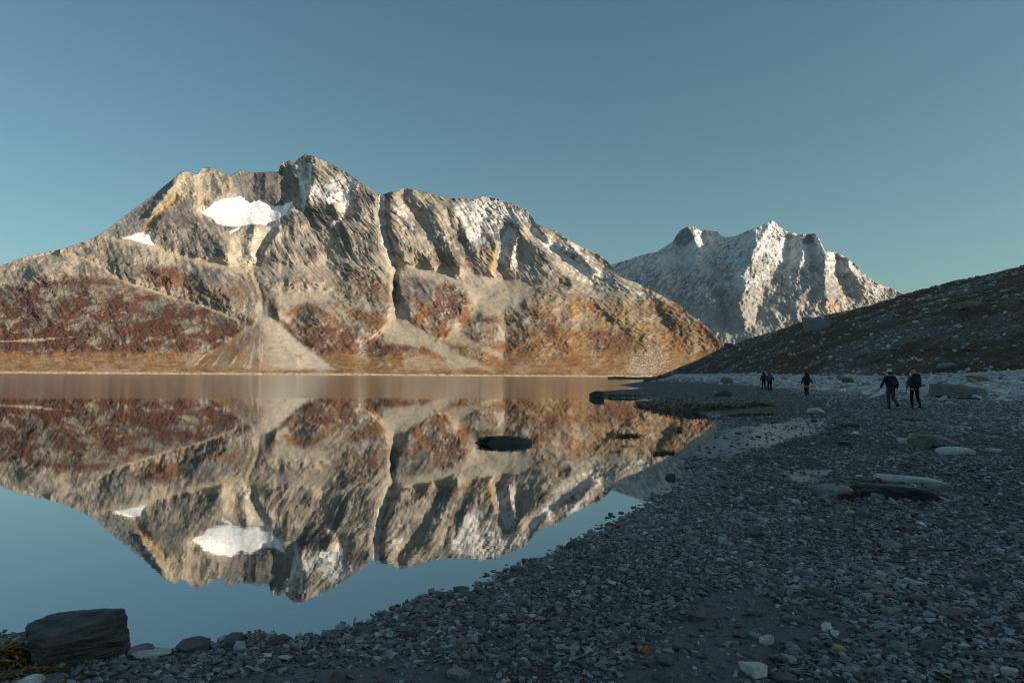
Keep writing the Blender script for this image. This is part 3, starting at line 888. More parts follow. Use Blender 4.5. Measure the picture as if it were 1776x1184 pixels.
# ------------------------------------------------------------------ the shaded hillside
def build_hill():
    az = np.concatenate([np.linspace(math.radians(8), math.radians(11), 6)[:-1], np.linspace(math.radians(11), math.radians(40), 520), np.linspace(math.radians(40), math.radians(178), 110)[1:]])
    s = np.concatenate([np.linspace(-0.08, 1.03, 300), [1.06, 1.1, 1.16, 1.25, 1.4, 1.6, 1.9, 2.3, 2.8]])
    A = np.repeat(az[:, None], len(s), 1)
    rb = np.interp(A, HB_AZ, HB_R); rc = np.interp(A, HC_AZ, HC_R)
    Rr = np.where(s[None] < 0, rb + s[None] * 75.0, rb + s[None] * (rc - rb))
    x, y = Rr * np.sin(A), Rr * np.cos(A)
    z, _ = hill_height(x, y)
    z = z + sm(.02, .06, s[None]) * .30 * fbm(x / 1.3, y / 1.3, 3, 231, .6)
    u, v = project(np.stack([x, y, z], -1))
    red = soft_poly(u, v, [(1500, 540), (1560, 514), (1620, 505), (1600, 525), (1540, 545)], 14, 10 * fbm(x / 12, y / 12, 3, 232)) * (y > 0)
    grey = sm(-.05, .3, fbm(x / 16, y / 24, 4, 233) + .22 * soft_poly(u, v, [(1500, 560), (1640, 540), (1776, 530), (1776, 600), (1600, 610), (1480, 600)], 40) * (y > 0))
    me = np_mesh("hillside", np.stack([x, y, z], -1).reshape(-1, 3), grid_faces(len(az), len(s)), True, {"red": red.ravel(), "grey": grey.ravel()})
    o = link(bpy.data.objects.new("hillside", me))
    tag(o, kind="structure")
    t = NT(bpy.data.materials.new("dark_heath_slope"))
    p = t.pos()
    c = t.ramp(t.noise(.22, 6, .65, p), .35, .65, (.085, .066, .040), (.17, .108, .062))
    c = t.mix(t.ramp(t.noise(.9, 5, .7, p), .45, .62), c, (.05, .045, .026))
    c = t.mix(t.math('MULTIPLY', t.attr("red", out=2), .75), c, (0.126, 0.042, 0.035))
    c = t.mix(t.math('MULTIPLY', t.attr("grey", out=2), t.ramp(t.noise(1.6, 6, .72, p), .45, .6)), c, (0.252, 0.246, 0.248))
    c = t.mix(t.ramp(t.noise(2.6, 5, .75, p), .63, .70), c, (0.403, 0.39, 0.38))
    hgt = t.math('ADD', t.noise(.8, 8, .7, p), t.math('MULTIPLY', t.voronoi(1.1, p), -.6))
    t.fin(c, .92, t.bump(hgt, 0.8, .8), .2)
    me.materials.append(t.m)
    return o


hill = build_hill()
#PART2
# ------------------------------------------------------------------ rocks
def rock_mat(name, c0, c1, scale=1.0, layers=0.0, rough=.85, spec=.3, speck=None):
    t = NT(bpy.data.materials.new(name))
    p = t.pos((1, 1, 1), obj=True)
    w = t.pos()
    n = t.noise(3.0 * scale, 8, .68, w)
    c = t.ramp(n, .32, .68, c0, c1)
    c = t.mix(t.ramp(t.noise(14 * scale, 5, .7, w), .55, .75), c, tuple(min(.9, v * 1.55) for v in c1))
    c = t.mix(t.ramp(t.noise(9 * scale, 5, .7, w), .42, .30), c, tuple(v * .5 for v in c0))
    h = n
    if layers > 0:
        tilt = t.pos((1.2 * scale, 1.2 * scale, 16 * scale), (math.radians(14), math.radians(-9), 0))
        lay = t.noise(1.0, 5, .65, tilt)
        c = t.mix(layers, c, t.ramp(lay, .38, .62, tuple(v * .55 for v in c0), tuple(v * 1.25 for v in c1)))
        h = t.math('ADD', n, t.math('MULTIPLY', lay, 1.5 * layers))
    h = t.math('ADD', h, t.math('MULTIPLY', t.noise(26 * scale, 4, .6, w), .25))
    return t.fin(c, rough, t.bump(h, .05 / scale, .8), spec)


M_SLATE = rock_mat("dark_slate", (0.055, 0.054, 0.055), (0.138, 0.135, 0.134), 2.2, .35, .7, .4)
M_GREY = rock_mat("blue_grey_stone", (0.131, 0.131, 0.132), (0.289, 0.283, 0.278), 2.0, .2)
M_PALE = rock_mat("pale_stone", (0.315, 0.312, 0.3), (0.604, 0.581, 0.552), 2.0, .12)
M_WHITE = rock_mat("whitish_stone", (0.42, 0.413, 0.384), (0.7, 0.688, 0.636), 4.0, .1)
M_BROWN = rock_mat("brown_rock", (0.131, 0.11, 0.092), (0.276, 0.232, 0.197), 1.2, .35)
M_WET = rock_mat("wet_dark_rock", (.024, .025, .027), (.066, .068, .071), 1.5, .3, .38, .5)
M_RED = rock_mat("reddish_rock", (0.131, 0.069, 0.054), (0.236, 0.125, 0.096), 1.5, .2)
M_OCHRE = rock_mat("ochre_stone", (0.263, 0.175, 0.084), (0.446, 0.312, 0.168), 5.0, .1)
M_RUST = rock_mat("rust_stone", (0.263, 0.088, 0.036), (0.446, 0.163, 0.06), 6.0, .1)
M_BOULDER = rock_mat("black_layered_rock", (0.026, 0.025, 0.025), (0.098, 0.09, 0.084), 3.0, .6, .6, .4)
M_OLIVE = rock_mat("olive_slab", (0.112, 0.112, 0.094), (0.236, 0.234, 0.194), 1.4, .4)


def ico(sub):
    bm = bmesh.new()
    bmesh.ops.create_icosphere(bm, subdivisions=sub, radius=1.0)
    V = np.array([v.co[:] for v in bm.verts]); Fc = np.array([[v.index for v in f.verts] for f in bm.faces])
    bm.free()
    return V, Fc


ICO = {k: ico(k) for k in (1, 2, 3, 4, 5)}


def noise3(V, f, seed):
    return (pn(V[:, 0] * f + 11, V[:, 1] * f + V[:, 2] * f * .7, seed) + pn(V[:, 1] * f - 5, V[:, 2] * f + V[:, 0] * f * .6, seed + 1) + pn(V[:, 2] * f + 3, V[:, 0] * f - V[:, 1] * f * .8, seed + 2)) / 2.2


def rock_np(seed, sub=3, planes=12, sharp=14.0, box=0.55, rough=.035, extra=None):
    """angular stone: radial cut of random planes, box = how slab-like the main faces are"""
    r = np.random.default_rng(seed)
    D, Fc = ICO[sub]
    N = r.normal(size=(planes, 3)); N /= np.linalg.norm(N, axis=1)[:, None]
    h = r.uniform(.78, 1.08, planes)
    ax = np.array([[1, 0, 0], [-1, 0, 0], [0, 1, 0], [0, -1, 0], [0, 0, 1], [0, 0, -1]], float)
    q = r.normal(size=(6, 3)) * .22
    ax = ax + q; ax /= np.linalg.norm(ax, axis=1)[:, None]
    hb = 1 - box * r.uniform(.15, .45, 6)
    N = np.concatenate([N, ax]); h = np.concatenate([h, hb])
    if extra is not None:
        N = np.concatenate([N, np.array([e[:3] for e in extra], float)]); h = np.concatenate([h, [e[3] for e in extra]])
        N /= np.linalg.norm(N, axis=1)[:, None]
    inv = np.maximum(D @ N.T, 0.02) / h
    rad = 1.0 / (np.sum(inv ** sharp, 1) ** (1 / sharp))
    V = D * rad[:, None]
    V = V * (1 + rough * noise3(D, 2.6, seed) + rough * .6 * noise3(D, 6.5, seed + 9))[:, None]
    e = np.abs(V).max(0)
    return V / e, Fc


def rock_mesh(name, seed, dims, mat, sub=3, smooth=False, **kw):
    V, Fc = rock_np(seed, sub, **kw)
    me = np_mesh(name, V * (np.array(dims) / 2), Fc, smooth)
    me.materials.append(mat)
    return me


def px_size(u, y, D, px):
    return px * D / F


def place_rock(name, label, cat, u0, u1, yt, yb, mat, seed, depth=.7, sub=3, group=None, hit=None, yaw=0.0, sink=.22, smooth=False, hmul=1.0, **kw):
    P = (hit or beach_hit)((u0 + u1) / 2, yb)
    D = P[1]
    w = (u1 - u0) / F * D * 1.04
    d = w * depth
    look = max(.0, (CAM[2] - P[2]) / max(1.0, np.hypot(P[0], P[1])))
    h = max((yb - yt) / F * D - d * look * .8, .22 * min(w, d)) * hmul
    full = h / (1 - sink)
    me = rock_mesh(name, seed, (w, d, full), mat, sub, smooth, **kw)
    o = link(bpy.data.objects.new(name, me))
    az = math.atan2(P[0], P[1])
    o.location = (P[0] + math.sin(az) * d * .40, P[1] + math.cos(az) * d * .40, P[2] + h - full / 2)
    o.rotation_euler = (0, 0, -az + yaw)
    tag(o, label, cat, group)
    return o


R_ = place_rock
# by the near water
R_("boulder", "black layered angular boulder at the water's edge beside brown seaweed", "boulder", 60, 223, 1060, 1150, M_BOULDER, 5, depth=.62, sub=5, sink=.14, sharp=70, box=1.0, planes=3, rough=.055, hmul=1.3,
   extra=[(-.34, -.22, 1, .62), (1, -.35, .12, .80), (.10, -1, .30, .74), (.75, -.8, .2, .86), (-1, -.5, .1, .84)])
R_("stone", "grey rounded stone half hidden in the brown seaweed beside the black layered boulder", "stone", -12, 12, 1108, 1138, M_GREY, 31, depth=.9)
R_("stone", "long rounded grey stone leaning towards the black layered boulder", "stone", 222, 268, 1115, 1133, M_GREY, 33, depth=.5, smooth=True, yaw=.25, sharp=8)
R_("stone", "flat pale slab lying between the black layered boulder and the water", "stone", 230, 292, 1124, 1141, M_PALE, 34, depth=.55, box=.9)
R_("stone", "pale angular rock at the lower rim of the brown seaweed", "stone", 26, 74, 1168, 1192, M_PALE, 35, depth=.6)
R_("stone", "greenish grey slab next to the pale angular rock by the seaweed", "stone", 72, 114, 1166, 1182, M_OLIVE, 36, depth=.6)
R_("stone", "small dark stone standing in the water off the slabs, larger of two", "stone", 341, 353, 1095, 1102, M_WET, 37)
R_("stone", "small dark stone standing in the water off the slabs, smaller of two", "stone", 330, 338, 1105, 1110, M_WET, 38)
R_("stone", "dark wet stone standing in the still water under the snowy reflection", "stone", 1152, 1172, 819, 831, M_WET, 39, depth=.6)
R_("stone", "small dark stone in the water between the weed mounds and the wet sand", "stone", 1173, 1183, 739, 747, M_WET, 40)
R_("stone", "tiny dark stone in the water beside the yellow weed tuft", "stone", 1054, 1063, 888, 895, M_WET, 41)
# middle of the beach
R_("boulder", "large brown block boulder with squared end, right beside the pair of hikers", "boulder", 1613, 1702, 661, 688, M_BROWN, 52, depth=.42, sub=4, sharp=16, box=.75, yaw=-.30, sink=.2, planes=4, extra=[(.50, 0, 1, .60), (-1, -.35, .1, .80), (0, -.6, 1, .8)])
R_("boulder", "flat brownish rock in the pale rubble behind the large block boulder", "boulder", 1679, 1716, 650, 662, M_BROWN, 53, depth=.6)
R_("boulder", "flat reddish rock in the pale rubble under the heath slope", "boulder", 1455, 1479, 654, 664, M_RED, 54, depth=.6)
R_("boulder", "low rounded brown rock on the gravel behind the pair of hikers' boots", "boulder", 1563, 1599, 718, 730, M_BROWN, 55, depth=.7)
R_("stone", "flat dark plank-shaped stone on gravel beside the wet sand", "stone", 1455, 1489, 732, 741, M_SLATE, 56, depth=.45, box=.9)
R_("stone", "black bar-shaped stone on dark gravel below the plank-shaped stone", "stone", 1452, 1478, 763, 772, M_WET, 57, depth=.4, box=.9)
R_("stone", "small dark flat stone at the end of the weed-covered rock", "stone", 1406, 1418, 726, 731, M_SLATE, 58)
R_("stone", "small pale slab left of the folded olive slab", "stone", 1556, 1584, 758, 769, M_PALE, 59, depth=.5, box=.9)
R_("stone", "smooth whitish flat stone lying in front of the folded olive slab", "stone", 1629, 1687, 771, 788, M_WHITE, 61, depth=.4, sub=4, smooth=True, sharp=7, sink=.3)
R_("stone", "pale flat stone alone on gravel to the right of the whitish stone", "stone", 1710, 1736, 776, 784, M_PALE, 62, depth=.5)
R_("boulder", "long dark smooth whale-backed rock with seaweed at one end", "boulder", 1484, 1634, 829, 866, M_WET, 63, depth=.30, sub=5, smooth=True, sharp=7, planes=7, box=.45, rough=.09, sink=.35, hmul=.85)
R_("boulder", "long pale wet slab just behind the whale-backed rock", "boulder", 1517, 1632, 822, 838, M_PALE, 64, depth=.3, sub=4, box=.8, sink=.4)
R_("boulder", "pale wet slab at the bare end of the whale-backed rock", "boulder", 1612, 1648, 836, 855, M_GREY, 65, depth=.5)
R_("stone", "rounded brown stone on gravel above the long pale wet slab", "stone", 1568, 1599, 800, 811, M_BROWN, 66, depth=.6)
R_("stone", "small pointed grey stone in front of the whale-backed rock", "stone", 1512, 1534, 853, 866, M_GREY, 67)
R_("stone", "triangular pale rock on gravel in front of the whale-backed rock", "stone", 1612, 1645, 857, 870, M_PALE, 68, depth=.7, extra=[(-.6, 0, 1, .5), (.6, 0, 1, .5)])
R_("boulder", "flat wet grey slab between wet sand and the brown weed of the whale-backed rock", "boulder", 1408, 1484, 836, 858, M_GREY, 69, depth=.5, sub=4, box=.8, sink=.5)
R_("boulder", "triangular dark rock on the grey mud flat behind the weed bank", "boulder", 1240, 1271, 673, 687, M_SLATE, 71, depth=.5, extra=[(-.7, 0, 1, .45), (.9, 0, .5, .7)])
R_("boulder", "brownish rock at the pale rubble edge behind the triangular dark rock", "boulder", 1249, 1271, 653, 665, M_BROWN, 72, depth=.7)
R_("boulder", "low dark rock at the far tip of the beach, nearest the far shore", "boulder", 1112, 1136, 655.5, 661.5, M_SLATE, 73, depth=.5)
R_("boulder", "dark rock at the foot of the hill's far end", "boulder", 1139, 1154, 649, 658, M_SLATE, 74, depth=.7)
R_("boulder", "square-ended dark block at the outer end of the low rocky bar", "boulder", 1022, 1048, 676.5, 690, M_WET, 75, depth=.5, sub=4, box=.9, sharp=18)
R_("stone", "yellowish-capped flat rock lying among weed left of the plank-shaped stone", "stone", 1398, 1430, 706, 717, M_PALE, 76, depth=.6)
# hillside
R_("boulder", "big dark slab boulder jutting from the hill's skyline", "boulder", 1393, 1441, 547, 574, M_GREY, 81, depth=.7, sub=4, hit=hill_hit, box=.8, sink=.25)
R_("boulder", "pale pointed boulder on the lower heath slope above the hikers", "boulder", 1484, 1511, 600, 618, M_GREY, 82, depth=.8, hit=hill_hit, extra=[(-.6, 0, 1, .5)])
R_("boulder", "small dark knob of rock on the skyline of the hill's far end", "boulder", 1254, 1272, 594, 604, M_SLATE, 83, hit=hill_hit)
R_("boulder", "dark lump on the skyline above the patch of red heath", "boulder", 1598, 1614, 499, 509, M_SLATE, 84, hit=hill_hit)
R_("boulder", "long grey rock at the slope foot right above the hikers' heads", "boulder", 1622, 1664, 628, 640, M_GREY, 85, depth=.6, hit=hill_hit)
R_("boulder", "pale ledge rock on the upper heath slope to the right of the red patch", "boulder", 1660, 1706, 520, 534, M_BROWN, 86, depth=.8, hit=hill_hit)
R_("boulder", "low pale rock at the slope foot between the lone hiker and the pair", "boulder", 1405, 1428, 624, 634, M_GREY, 87, hit=hill_hit)
# foreground shingle
R_("stone", "whitish cube-like stone on the bare dark sand", "stone", 1289, 1333, 1139, 1174, M_WHITE, 91, depth=.9, sub=4, box=1.0, sharp=60, planes=1, yaw=.5, sink=.2)
R_("stone", "pale angular stone tilted on dark sand above the whitish cube-like stone", "stone", 1315, 1341, 1097, 1118, M_PALE, 92, depth=.8, box=1.0, planes=2, sharp=50, yaw=.6)
R_("stone", "pale rounded stone with a small neighbour on the sand's edge", "stone", 1425, 1445, 1076, 1096, M_WHITE, 93, smooth=True, sharp=9)
R_("stone", "small whitish stone touching the pale rounded stone", "stone", 1441, 1455, 1090, 1103, M_WHITE, 94)
R_("stone", "ochre-coloured stone among dark shingle", "stone", 1441, 1467, 1114, 1132, M_OCHRE, 95, depth=.6, yaw=.4)
R_("stone", "small rust-orange stone on the dark sand", "stone", 1112, 1126, 1119, 1133, M_RUST, 96)
R_("stone", "rounded olive-grey cobble among dark shingle right of the long slab stones", "stone", 1631, 1661, 1048, 1073, M_OLIVE, 97, depth=.9, smooth=True, sharp=8, sub=4)
R_("stone", "long thin dark slab stone lying flat, upper of two", "stone", 1484, 1532, 1013, 1025, M_SLATE, 98, depth=.35, box=.9)
R_("stone", "long thin brownish slab stone lying flat, lower of two", "stone", 1508, 1552, 1021, 1034, M_BROWN, 99, depth=.4, box=.9)
R_("stone", "broad dark slab stone to the right of the two long thin slabs", "stone", 1573, 1612, 1028, 1046, M_SLATE, 100, depth=.6, box=.8)
R_("stone", "grey slab stone tilted towards the pale rounded stone", "stone", 1354, 1396, 1063, 1080, M_OLIVE, 101, depth=.5, box=.8)
R_("stone", "round-topped pale grey cobble to the right of the ochre stone", "stone", 1547, 1574, 1109, 1133, M_GREY, 102, depth=.8, smooth=True, sharp=9)
R_("stone", "black oval stone right of the whitish cube-like stone", "stone", 1334, 1366, 1133, 1149, M_WET, 103, depth=.6, smooth=True, sharp=8)
R_("stone", "wedge-shaped grey slab stone standing askew in the shingle", "stone", 1470, 1501, 1149, 1168, M_GREY, 104, depth=.45, box=.8, yaw=-.5)
R_("stone", "pale blue-grey stone on shingle well right of the wedge-shaped slab", "stone", 1735, 1763, 1153, 1174, M_PALE, 105, depth=.7)


# the folded slab: an arched plate of rock open on one side
def folded_slab():
    P = beach_hit(1638, 777)
    D = P[1]
    w = 80 / F * D; d = w * .55; hgt = 24 / F * D
    prof = [(-.50, .10), (-.47, .62), (-.40, .88), (-.22, .96), (-.02, .98), (.10, .93), (.24, .72), (.38, .42), (.50, .18), (.53, .10)]
    thick = [(-.46, .0), (-.40, .0), (-.30, .0), (-.18, .02), (-.05, .10), (.07, .66), (.20, .52), (.34, .26), (.46, .08), (.50, .04)]
    rows = 14
    V, Fc = [], []
    n = len(prof)
    for j in range(rows):
        f = j / (rows - 1)
        sk = -.16 * (1 - f)
        for k, (a, b) in enumerate(prof + thick[::-1]):
            lift = b * hgt * (1 - .10 * abs(f - .6))
            V.append((a * w + sk * w * (1 if a < .1 else .45) + .03 * w * math.sin(7 * f + k), (f - .5) * d + .05 * d * math.sin(3.1 * k), lift * (1 + .06 * math.sin(5 * f + 2 * k)) - .05 * hgt))
    m = 2 * n
    for j in range(rows - 1):
        for k in range(m):
            a = j * m + k; b = j * m + (k + 1) % m
            Fc.append((a, b, b + m, a + m))
    for k in range(n - 1):
        Fc.append((k, m - 1 - k, m - 2 - k, k + 1))
        o_ = (rows - 1) * m
        Fc.append((o_ + k, o_ + k + 1, o_ + m - 2 - k, o_ + m - 1 - k))
    V = np.array(V); V = V + .02 * w * np.stack([noise3(V / w * 3, 1.7, 5), noise3(V / w * 3, 1.7, 15), .6 * noise3(V / w * 3, 1.7, 25)], 1)
    me = np_mesh("boulder", V, np.array(Fc), False)
    me.materials.append(M_OLIVE)
    o = link(bpy.data.objects.new("boulder", me))
    o.location = (P[0], P[1] + d * .45, P[2] - .02)
    o.rotation_euler = (0, 0, -.35)
    tag(o, "folded olive-grey slab arched over a dark hollow, behind a whitish flat stone", "boulder")


folded_slab()


# dark driftwood pole in front of the block boulder
def driftwood():
    A, B = beach_hit(1622, 689), beach_hit(1702, 694)
    n, k = 14, 8
    L = np.linalg.norm(B - A)
    V, Fc = [], []
    dirv = (B - A) / L; side = np.cross(dirv, [0, 0, 1.0]); side /= np.linalg.norm(side)
    for i in range(n):
        f = i / (n - 1)
        c = A + (B - A) * f + side * .05 * L * math.sin(2.4 * f) * .4 + np.array([0, 0, .07 + .025 * math.sin(9 * f)])
        r = .085 * (1 - .55 * f) * (1 + .12 * math.sin(17 * f))
        if i in (0, n - 1): r *= .7
        for j in range(k):
            a = 2 * math.pi * j / k
            V.append(c + r * (1 + .15 * math.sin(3 * a + i)) * (math.cos(a) * side + math.sin(a) * np.array([0, 0, 1.0])))
    for i in range(n - 1):
        for j in range(k):
            Fc.append((i * k + j, i * k + (j + 1) % k, (i + 1) * k + (j + 1) % k, (i + 1) * k + j))
    c0, c1 = len(V), len(V) + 1
    V.append(A + np.array([0, 0, .07])); V.append(B + np.array([0, 0, .06]))
    for j in range(k):
        Fc.append((c0, (j + 1) % k, j, c0)); Fc.append((c1, (n - 1) * k + j, (n - 1) * k + (j + 1) % k, c1))
    bm = bmesh.new()
    vv = [bm.verts.new(v) for v in V]
    for f in Fc:
        try: bm.faces.new([vv[q] for q in dict.fromkeys(f)])
        except ValueError: pass
    me = bpy.data.meshes.new("driftwood_pole"); bm.to_mesh(me); bm.free()
    me.polygons.foreach_set("use_smooth", [True] * len(me.polygons))
    t = NT(bpy.data.materials.new("weathered_black_wood"))
    c = t.ramp(t.noise(1.0, 5, .6, t.pos((3, 30, 30))), .35, .65, (.018, .017, .016), (.055, .05, .045))
    t.fin(c, .85, t.bump(t.noise(1.0, 4, .6, t.pos((4, 40, 40))), .01), .2)
    me.materials.append(t.m)
    o = link(bpy.data.objects.new("driftwood_pole", me))
    tag(o, "dark driftwood pole lying on gravel in front of the large block boulder", "driftwood")


driftwood()

# ------------------------------------------------------------------ seaweed
def weed_mat():
    t = NT(bpy.data.materials.new("brown_seaweed"))
    r = t.attr("shade", out=2)
    c = t.ramp(r, 0.0, 1.0, (.045, .030, .012), (.36, .215, .065))
    c = t.mix(t.ramp(t.noise(6, 4, .6, t.pos()), .55, .75), c, (.075, .065, .026))
    return t.fin(c, .42, None, .4)


M_WEED = weed_mat()


def seaweed(label, line, radius, height, fronds, frond_len, seed, z_from=None):
    """a heap of fronds along a line of ground points"""
    r = np.random.default_rng(seed)
    line = [np.asarray(p, float) for p in line]
    if len(line) == 1:
        line = [line[0] + np.array([-radius * .2, 0, 0]), line[0] + np.array([radius * .2, 0, 0])]
    seg = [np.linalg.norm(b - a) for a, b in zip(line[:-1], line[1:])]
    cum = np.concatenate([[0], np.cumsum(seg)])
    base = line[0]

    def at(t):
        s = t * cum[-1]
        k = min(len(seg) - 1, int(np.searchsorted(cum, s, 'right') - 1))
        f = (s - cum[k]) / max(seg[k], 1e-6)
        return line[k] + (line[k + 1] - line[k]) * f

    V, Fc, Sh = [], [], []

    def ground(x, y, dz):
        if z_from is not None:
            return z_from(x, y)
        return max(float(beach_height(np.array([x]), np.array([y]))[0][0]), -0.01)
    # low mound under the fronds
    nl = max(6, int(cum[-1] / radius * 3) + 6); nc = 9
    start = len(V)
    for i in range(nl):
        f = i / (nl - 1)
        c = at(f)
        tap = math.sin(math.pi * min(max(f, .04), .96)) ** .5
        for j in range(nc):
            a = (j / (nc - 1) - .5) * 2
            off = radius * tap * a * (1 + .25 * math.sin(3 * i + 2 * j))
            ang = .5 if len(seg) < 2 else .5
            x, y = c[0] + off * .15, c[1] + off
            zz = c[2] + height * .75 * tap * max(0, 1 - a * a) * (1 + .3 * math.sin(5.1 * i + 1.7 * j)) - .03
            V.append((x + (f - .5) * radius * .5, y, zz)); Sh.append(r.uniform(0, .25))
    for i in range(nl - 1):
        for j in range(nc - 1):
            a = start + i * nc + j
            Fc.append((a, a + 1, a + nc + 1, a + nc))
    for q in range(fronds):
        f = r.uniform(0, 1)
        c = at(f)
        tap = math.sin(math.pi * min(max(f, .05), .95)) ** .5
        rr = radius * tap * math.sqrt(r.uniform(0, 1)); th = r.uniform(0, 2 * math.pi)
        x, y = c[0] + rr * math.cos(th), c[1] + rr * math.sin(th)
        z = c[2] + height * tap * max(0, 1 - (rr / radius) ** 2) * r.uniform(.5, 1.1)
        L = frond_len * r.uniform(.5, 1.3); wdt = L * r.uniform(.07, .16)
        yaw = r.uniform(0, 2 * math.pi); up = r.uniform(-.1, .55)
        px, py, pz = x, y, z
        sh = r.uniform(.1, 1.0) ** 1.3
        s0 = len(V)
        for k in range(4):
            ww = wdt * (1 - .55 * abs(k - 1.2) / 2)
            nx, ny = -math.sin(yaw), math.cos(yaw)
            V.append((px + nx * ww, py + ny * ww, pz + ww * r.uniform(-.4, .4))); V.append((px - nx * ww, py - ny * ww, pz + ww * r.uniform(-.4, .4)))
            Sh += [sh, sh]
            px += math.cos(yaw) * L / 3; py += math.sin(yaw) * L / 3; pz += up * L / 3
            pz = max(pz, c[2] - height * .15)
            up -= r.uniform(.1, .45); yaw += r.uniform(-.6, .6)
        for k in range(3):
            a = s0 + 2 * k
            Fc.append((a, a + 1, a + 3, a + 2))
    V = np.array(V) - base
    me = np_mesh("seaweed_clump", V, np.array(Fc), True, {"shade": np.array(Sh)})
    me.materials.append(M_WEED)
    o = link(bpy.data.objects.new("seaweed_clump", me))
    o.location = base
    tag(o, label, "seaweed", "clumps of brown seaweed along the shore")
    return o


def weed_px(label, pts, rpx, hpx, fronds, flen_px, seed):
    L = [beach_hit(u, y) for u, y in pts]
    D = L[0][1]
    seaweed(label, L, rpx / F * D, hpx / F * D, fronds, flen_px / F * D, seed)


weed_px("big tangle of brown seaweed around the black layered boulder's landward side", [(-30, 1158), (8, 1150), (46, 1146)], 46, 40, 1700, 18, 1)
weed_px("lower fringe of brown seaweed in front of the black layered boulder", [(-10, 1184), (40, 1172), (92, 1164)], 20, 12, 520, 13, 2)
weed_px("brown seaweed tuft at the low end of the whale-backed rock", [(1458, 862), (1488, 862)], 13, 12, 260, 9, 3)
weed_px("brown seaweed behind the whale-backed rock, against the long pale slab", [(1490, 840), (1535, 836)], 13, 10, 240, 9, 4)
weed_px("largest brown weed mound standing clear in the still water", [(1072, 758), (1105, 757)], 22, 8, 260, 8, 5)
weed_px("tiny weed blob right of the largest weed mound in the water", [(1117, 755), (1125, 755)], 6, 2, 40, 4, 6)
weed_px("flat weed mound in the water closest to the pebble point", [(1136, 788), (1166, 786)], 16, 9, 240, 8, 7)
weed_px("small weed mound in the water between two larger mounds", [(1080, 776), (1095, 774)], 9, 4, 80, 6, 8)
weed_px("small low weed patch in the water nearest the open fjord", [(1057, 786), (1075, 784)], 9, 4, 80, 6, 9)
weed_px("seaweed tuft on the edge of the pebbles by the wet stone", [(1190, 812), (1204, 810)], 9, 4, 70, 6, 10)
weed_px("yellow-brown weed tuft on the pebble edge by the tiny stone", [(1064, 916), (1085, 908)], 9, 6, 110, 9, 11)
weed_px("long bank of brown seaweed along the inner water's edge", [(1114, 701), (1150, 705), (1190, 711), (1240, 709), (1290, 705), (1330, 704)], 40, 13, 2200, 8, 12)
weed_px("second thin strip of seaweed on the mud below the long bank", [(1258, 722), (1300, 720), (1345, 720)], 16, 6, 420, 7, 13)
weed_px("dark seaweed covering the low rocky bar", [(1046, 687), (1075, 686), (1108, 687)], 26, 6, 420, 5, 14)
weed_px("small patch of weed on the mud behind the rocky bar", [(1148, 681), (1170, 680)], 14, 3, 80, 4, 15)
weed_px("ochre seaweed around the yellowish-capped flat rock", [(1396, 719), (1432, 718)], 16, 4, 160, 6, 16)

# the weed-covered rock out in the water
islet = R_("rock_islet", "weed-covered low rock lying alone in the still water", "rock", 818, 942, 750, 772, M_WET, 121, depth=.42, sub=4, sink=.42, smooth=True, sharp=6, extra=[(-.2, 0, 1, .75), (.55, 0, 1, .62)])
from mathutils.bvhtree import BVHTree
bpy.context.view_layer.update()
_mw = islet.matrix_world.copy()
_bvh = BVHTree.FromPolygons([_mw @ v.co for v in islet.data.vertices], [tuple(p.vertices) for p in islet.data.polygons])


def islet_top(x, y):
    hit = _bvh.ray_cast(Vector((x, y, 5)), Vector((0, 0, -1)))
    return hit[0].z if hit[0] is not None else 0.0


_cx, _cy, _w = islet.location.x, islet.location.y, islet.dimensions.x
for lab, f0, f1, sd in (("weed draped over the high end of the low rock in the water", -.42, -.26, 17), ("weed draped over the long back of the low rock in the water", -.14, .36, 18)):
    za = []
    for f in np.linspace(f0, f1, 4):
        x, y = _cx + f * _w, _cy - .08
        za.append(np.array([x, y, islet_top(x, y) - .01]))
    seaweed(lab, za, .20, .06, 420, .085, sd)

# ------------------------------------------------------------------ loose stones: the largest ones singly
PROTO = []
for k in range(12):
    flat = k % 3 != 2
    V, Fc = rock_np(300 + k, 2, planes=10, sharp=18, box=.85 if flat else .5, rough=.03)
    PROTO.append((V, Fc))
PM = {}


def proto_mesh(k, mat):
    if (k, mat.name) not in PM:
        me = np_mesh("stone", PROTO[k][0] * .5, PROTO[k][1], False)
        me.materials.append(mat)
        PM[(k, mat.name)] = me
    return PM[(k, mat.name)]


def px_masks(x, y, z):
    u, v = project(np.stack([x, y, z], -1))
    wr = 16 * fbm(x / 1.6, y / 3.2, 6, 221, .62)
    wet = np.zeros_like(x); sand = np.zeros_like(x)
    for P_ in WET: wet = np.maximum(wet, soft_poly(u, v, P_, 5, wr))
    for P_ in SAND: sand = np.maximum(sand, soft_poly(u, v, P_, 14, wr * 2))
    mud = soft_poly(u, v, [(1060, 664), (1170, 656), (1300, 668), (1400, 690), (1420, 706), (1330, 722), (1245, 722), (1160, 700), (1100, 690), (1030, 686)], 8, wr)
    return u, v, wet, sand, mud


def scatter(n, r0, r1, rng, pw=1.0, azr=(-40, 41)):
    az = np.radians(rng.uniform(azr[0], azr[1], n))
    q = rng.uniform(0, 1, n)
    r = (r0 ** (2 * pw) + q * (r1 ** (2 * pw) - r0 ** (2 * pw))) ** (.5 / pw)
    return r * np.sin(az), r * np.cos(az)


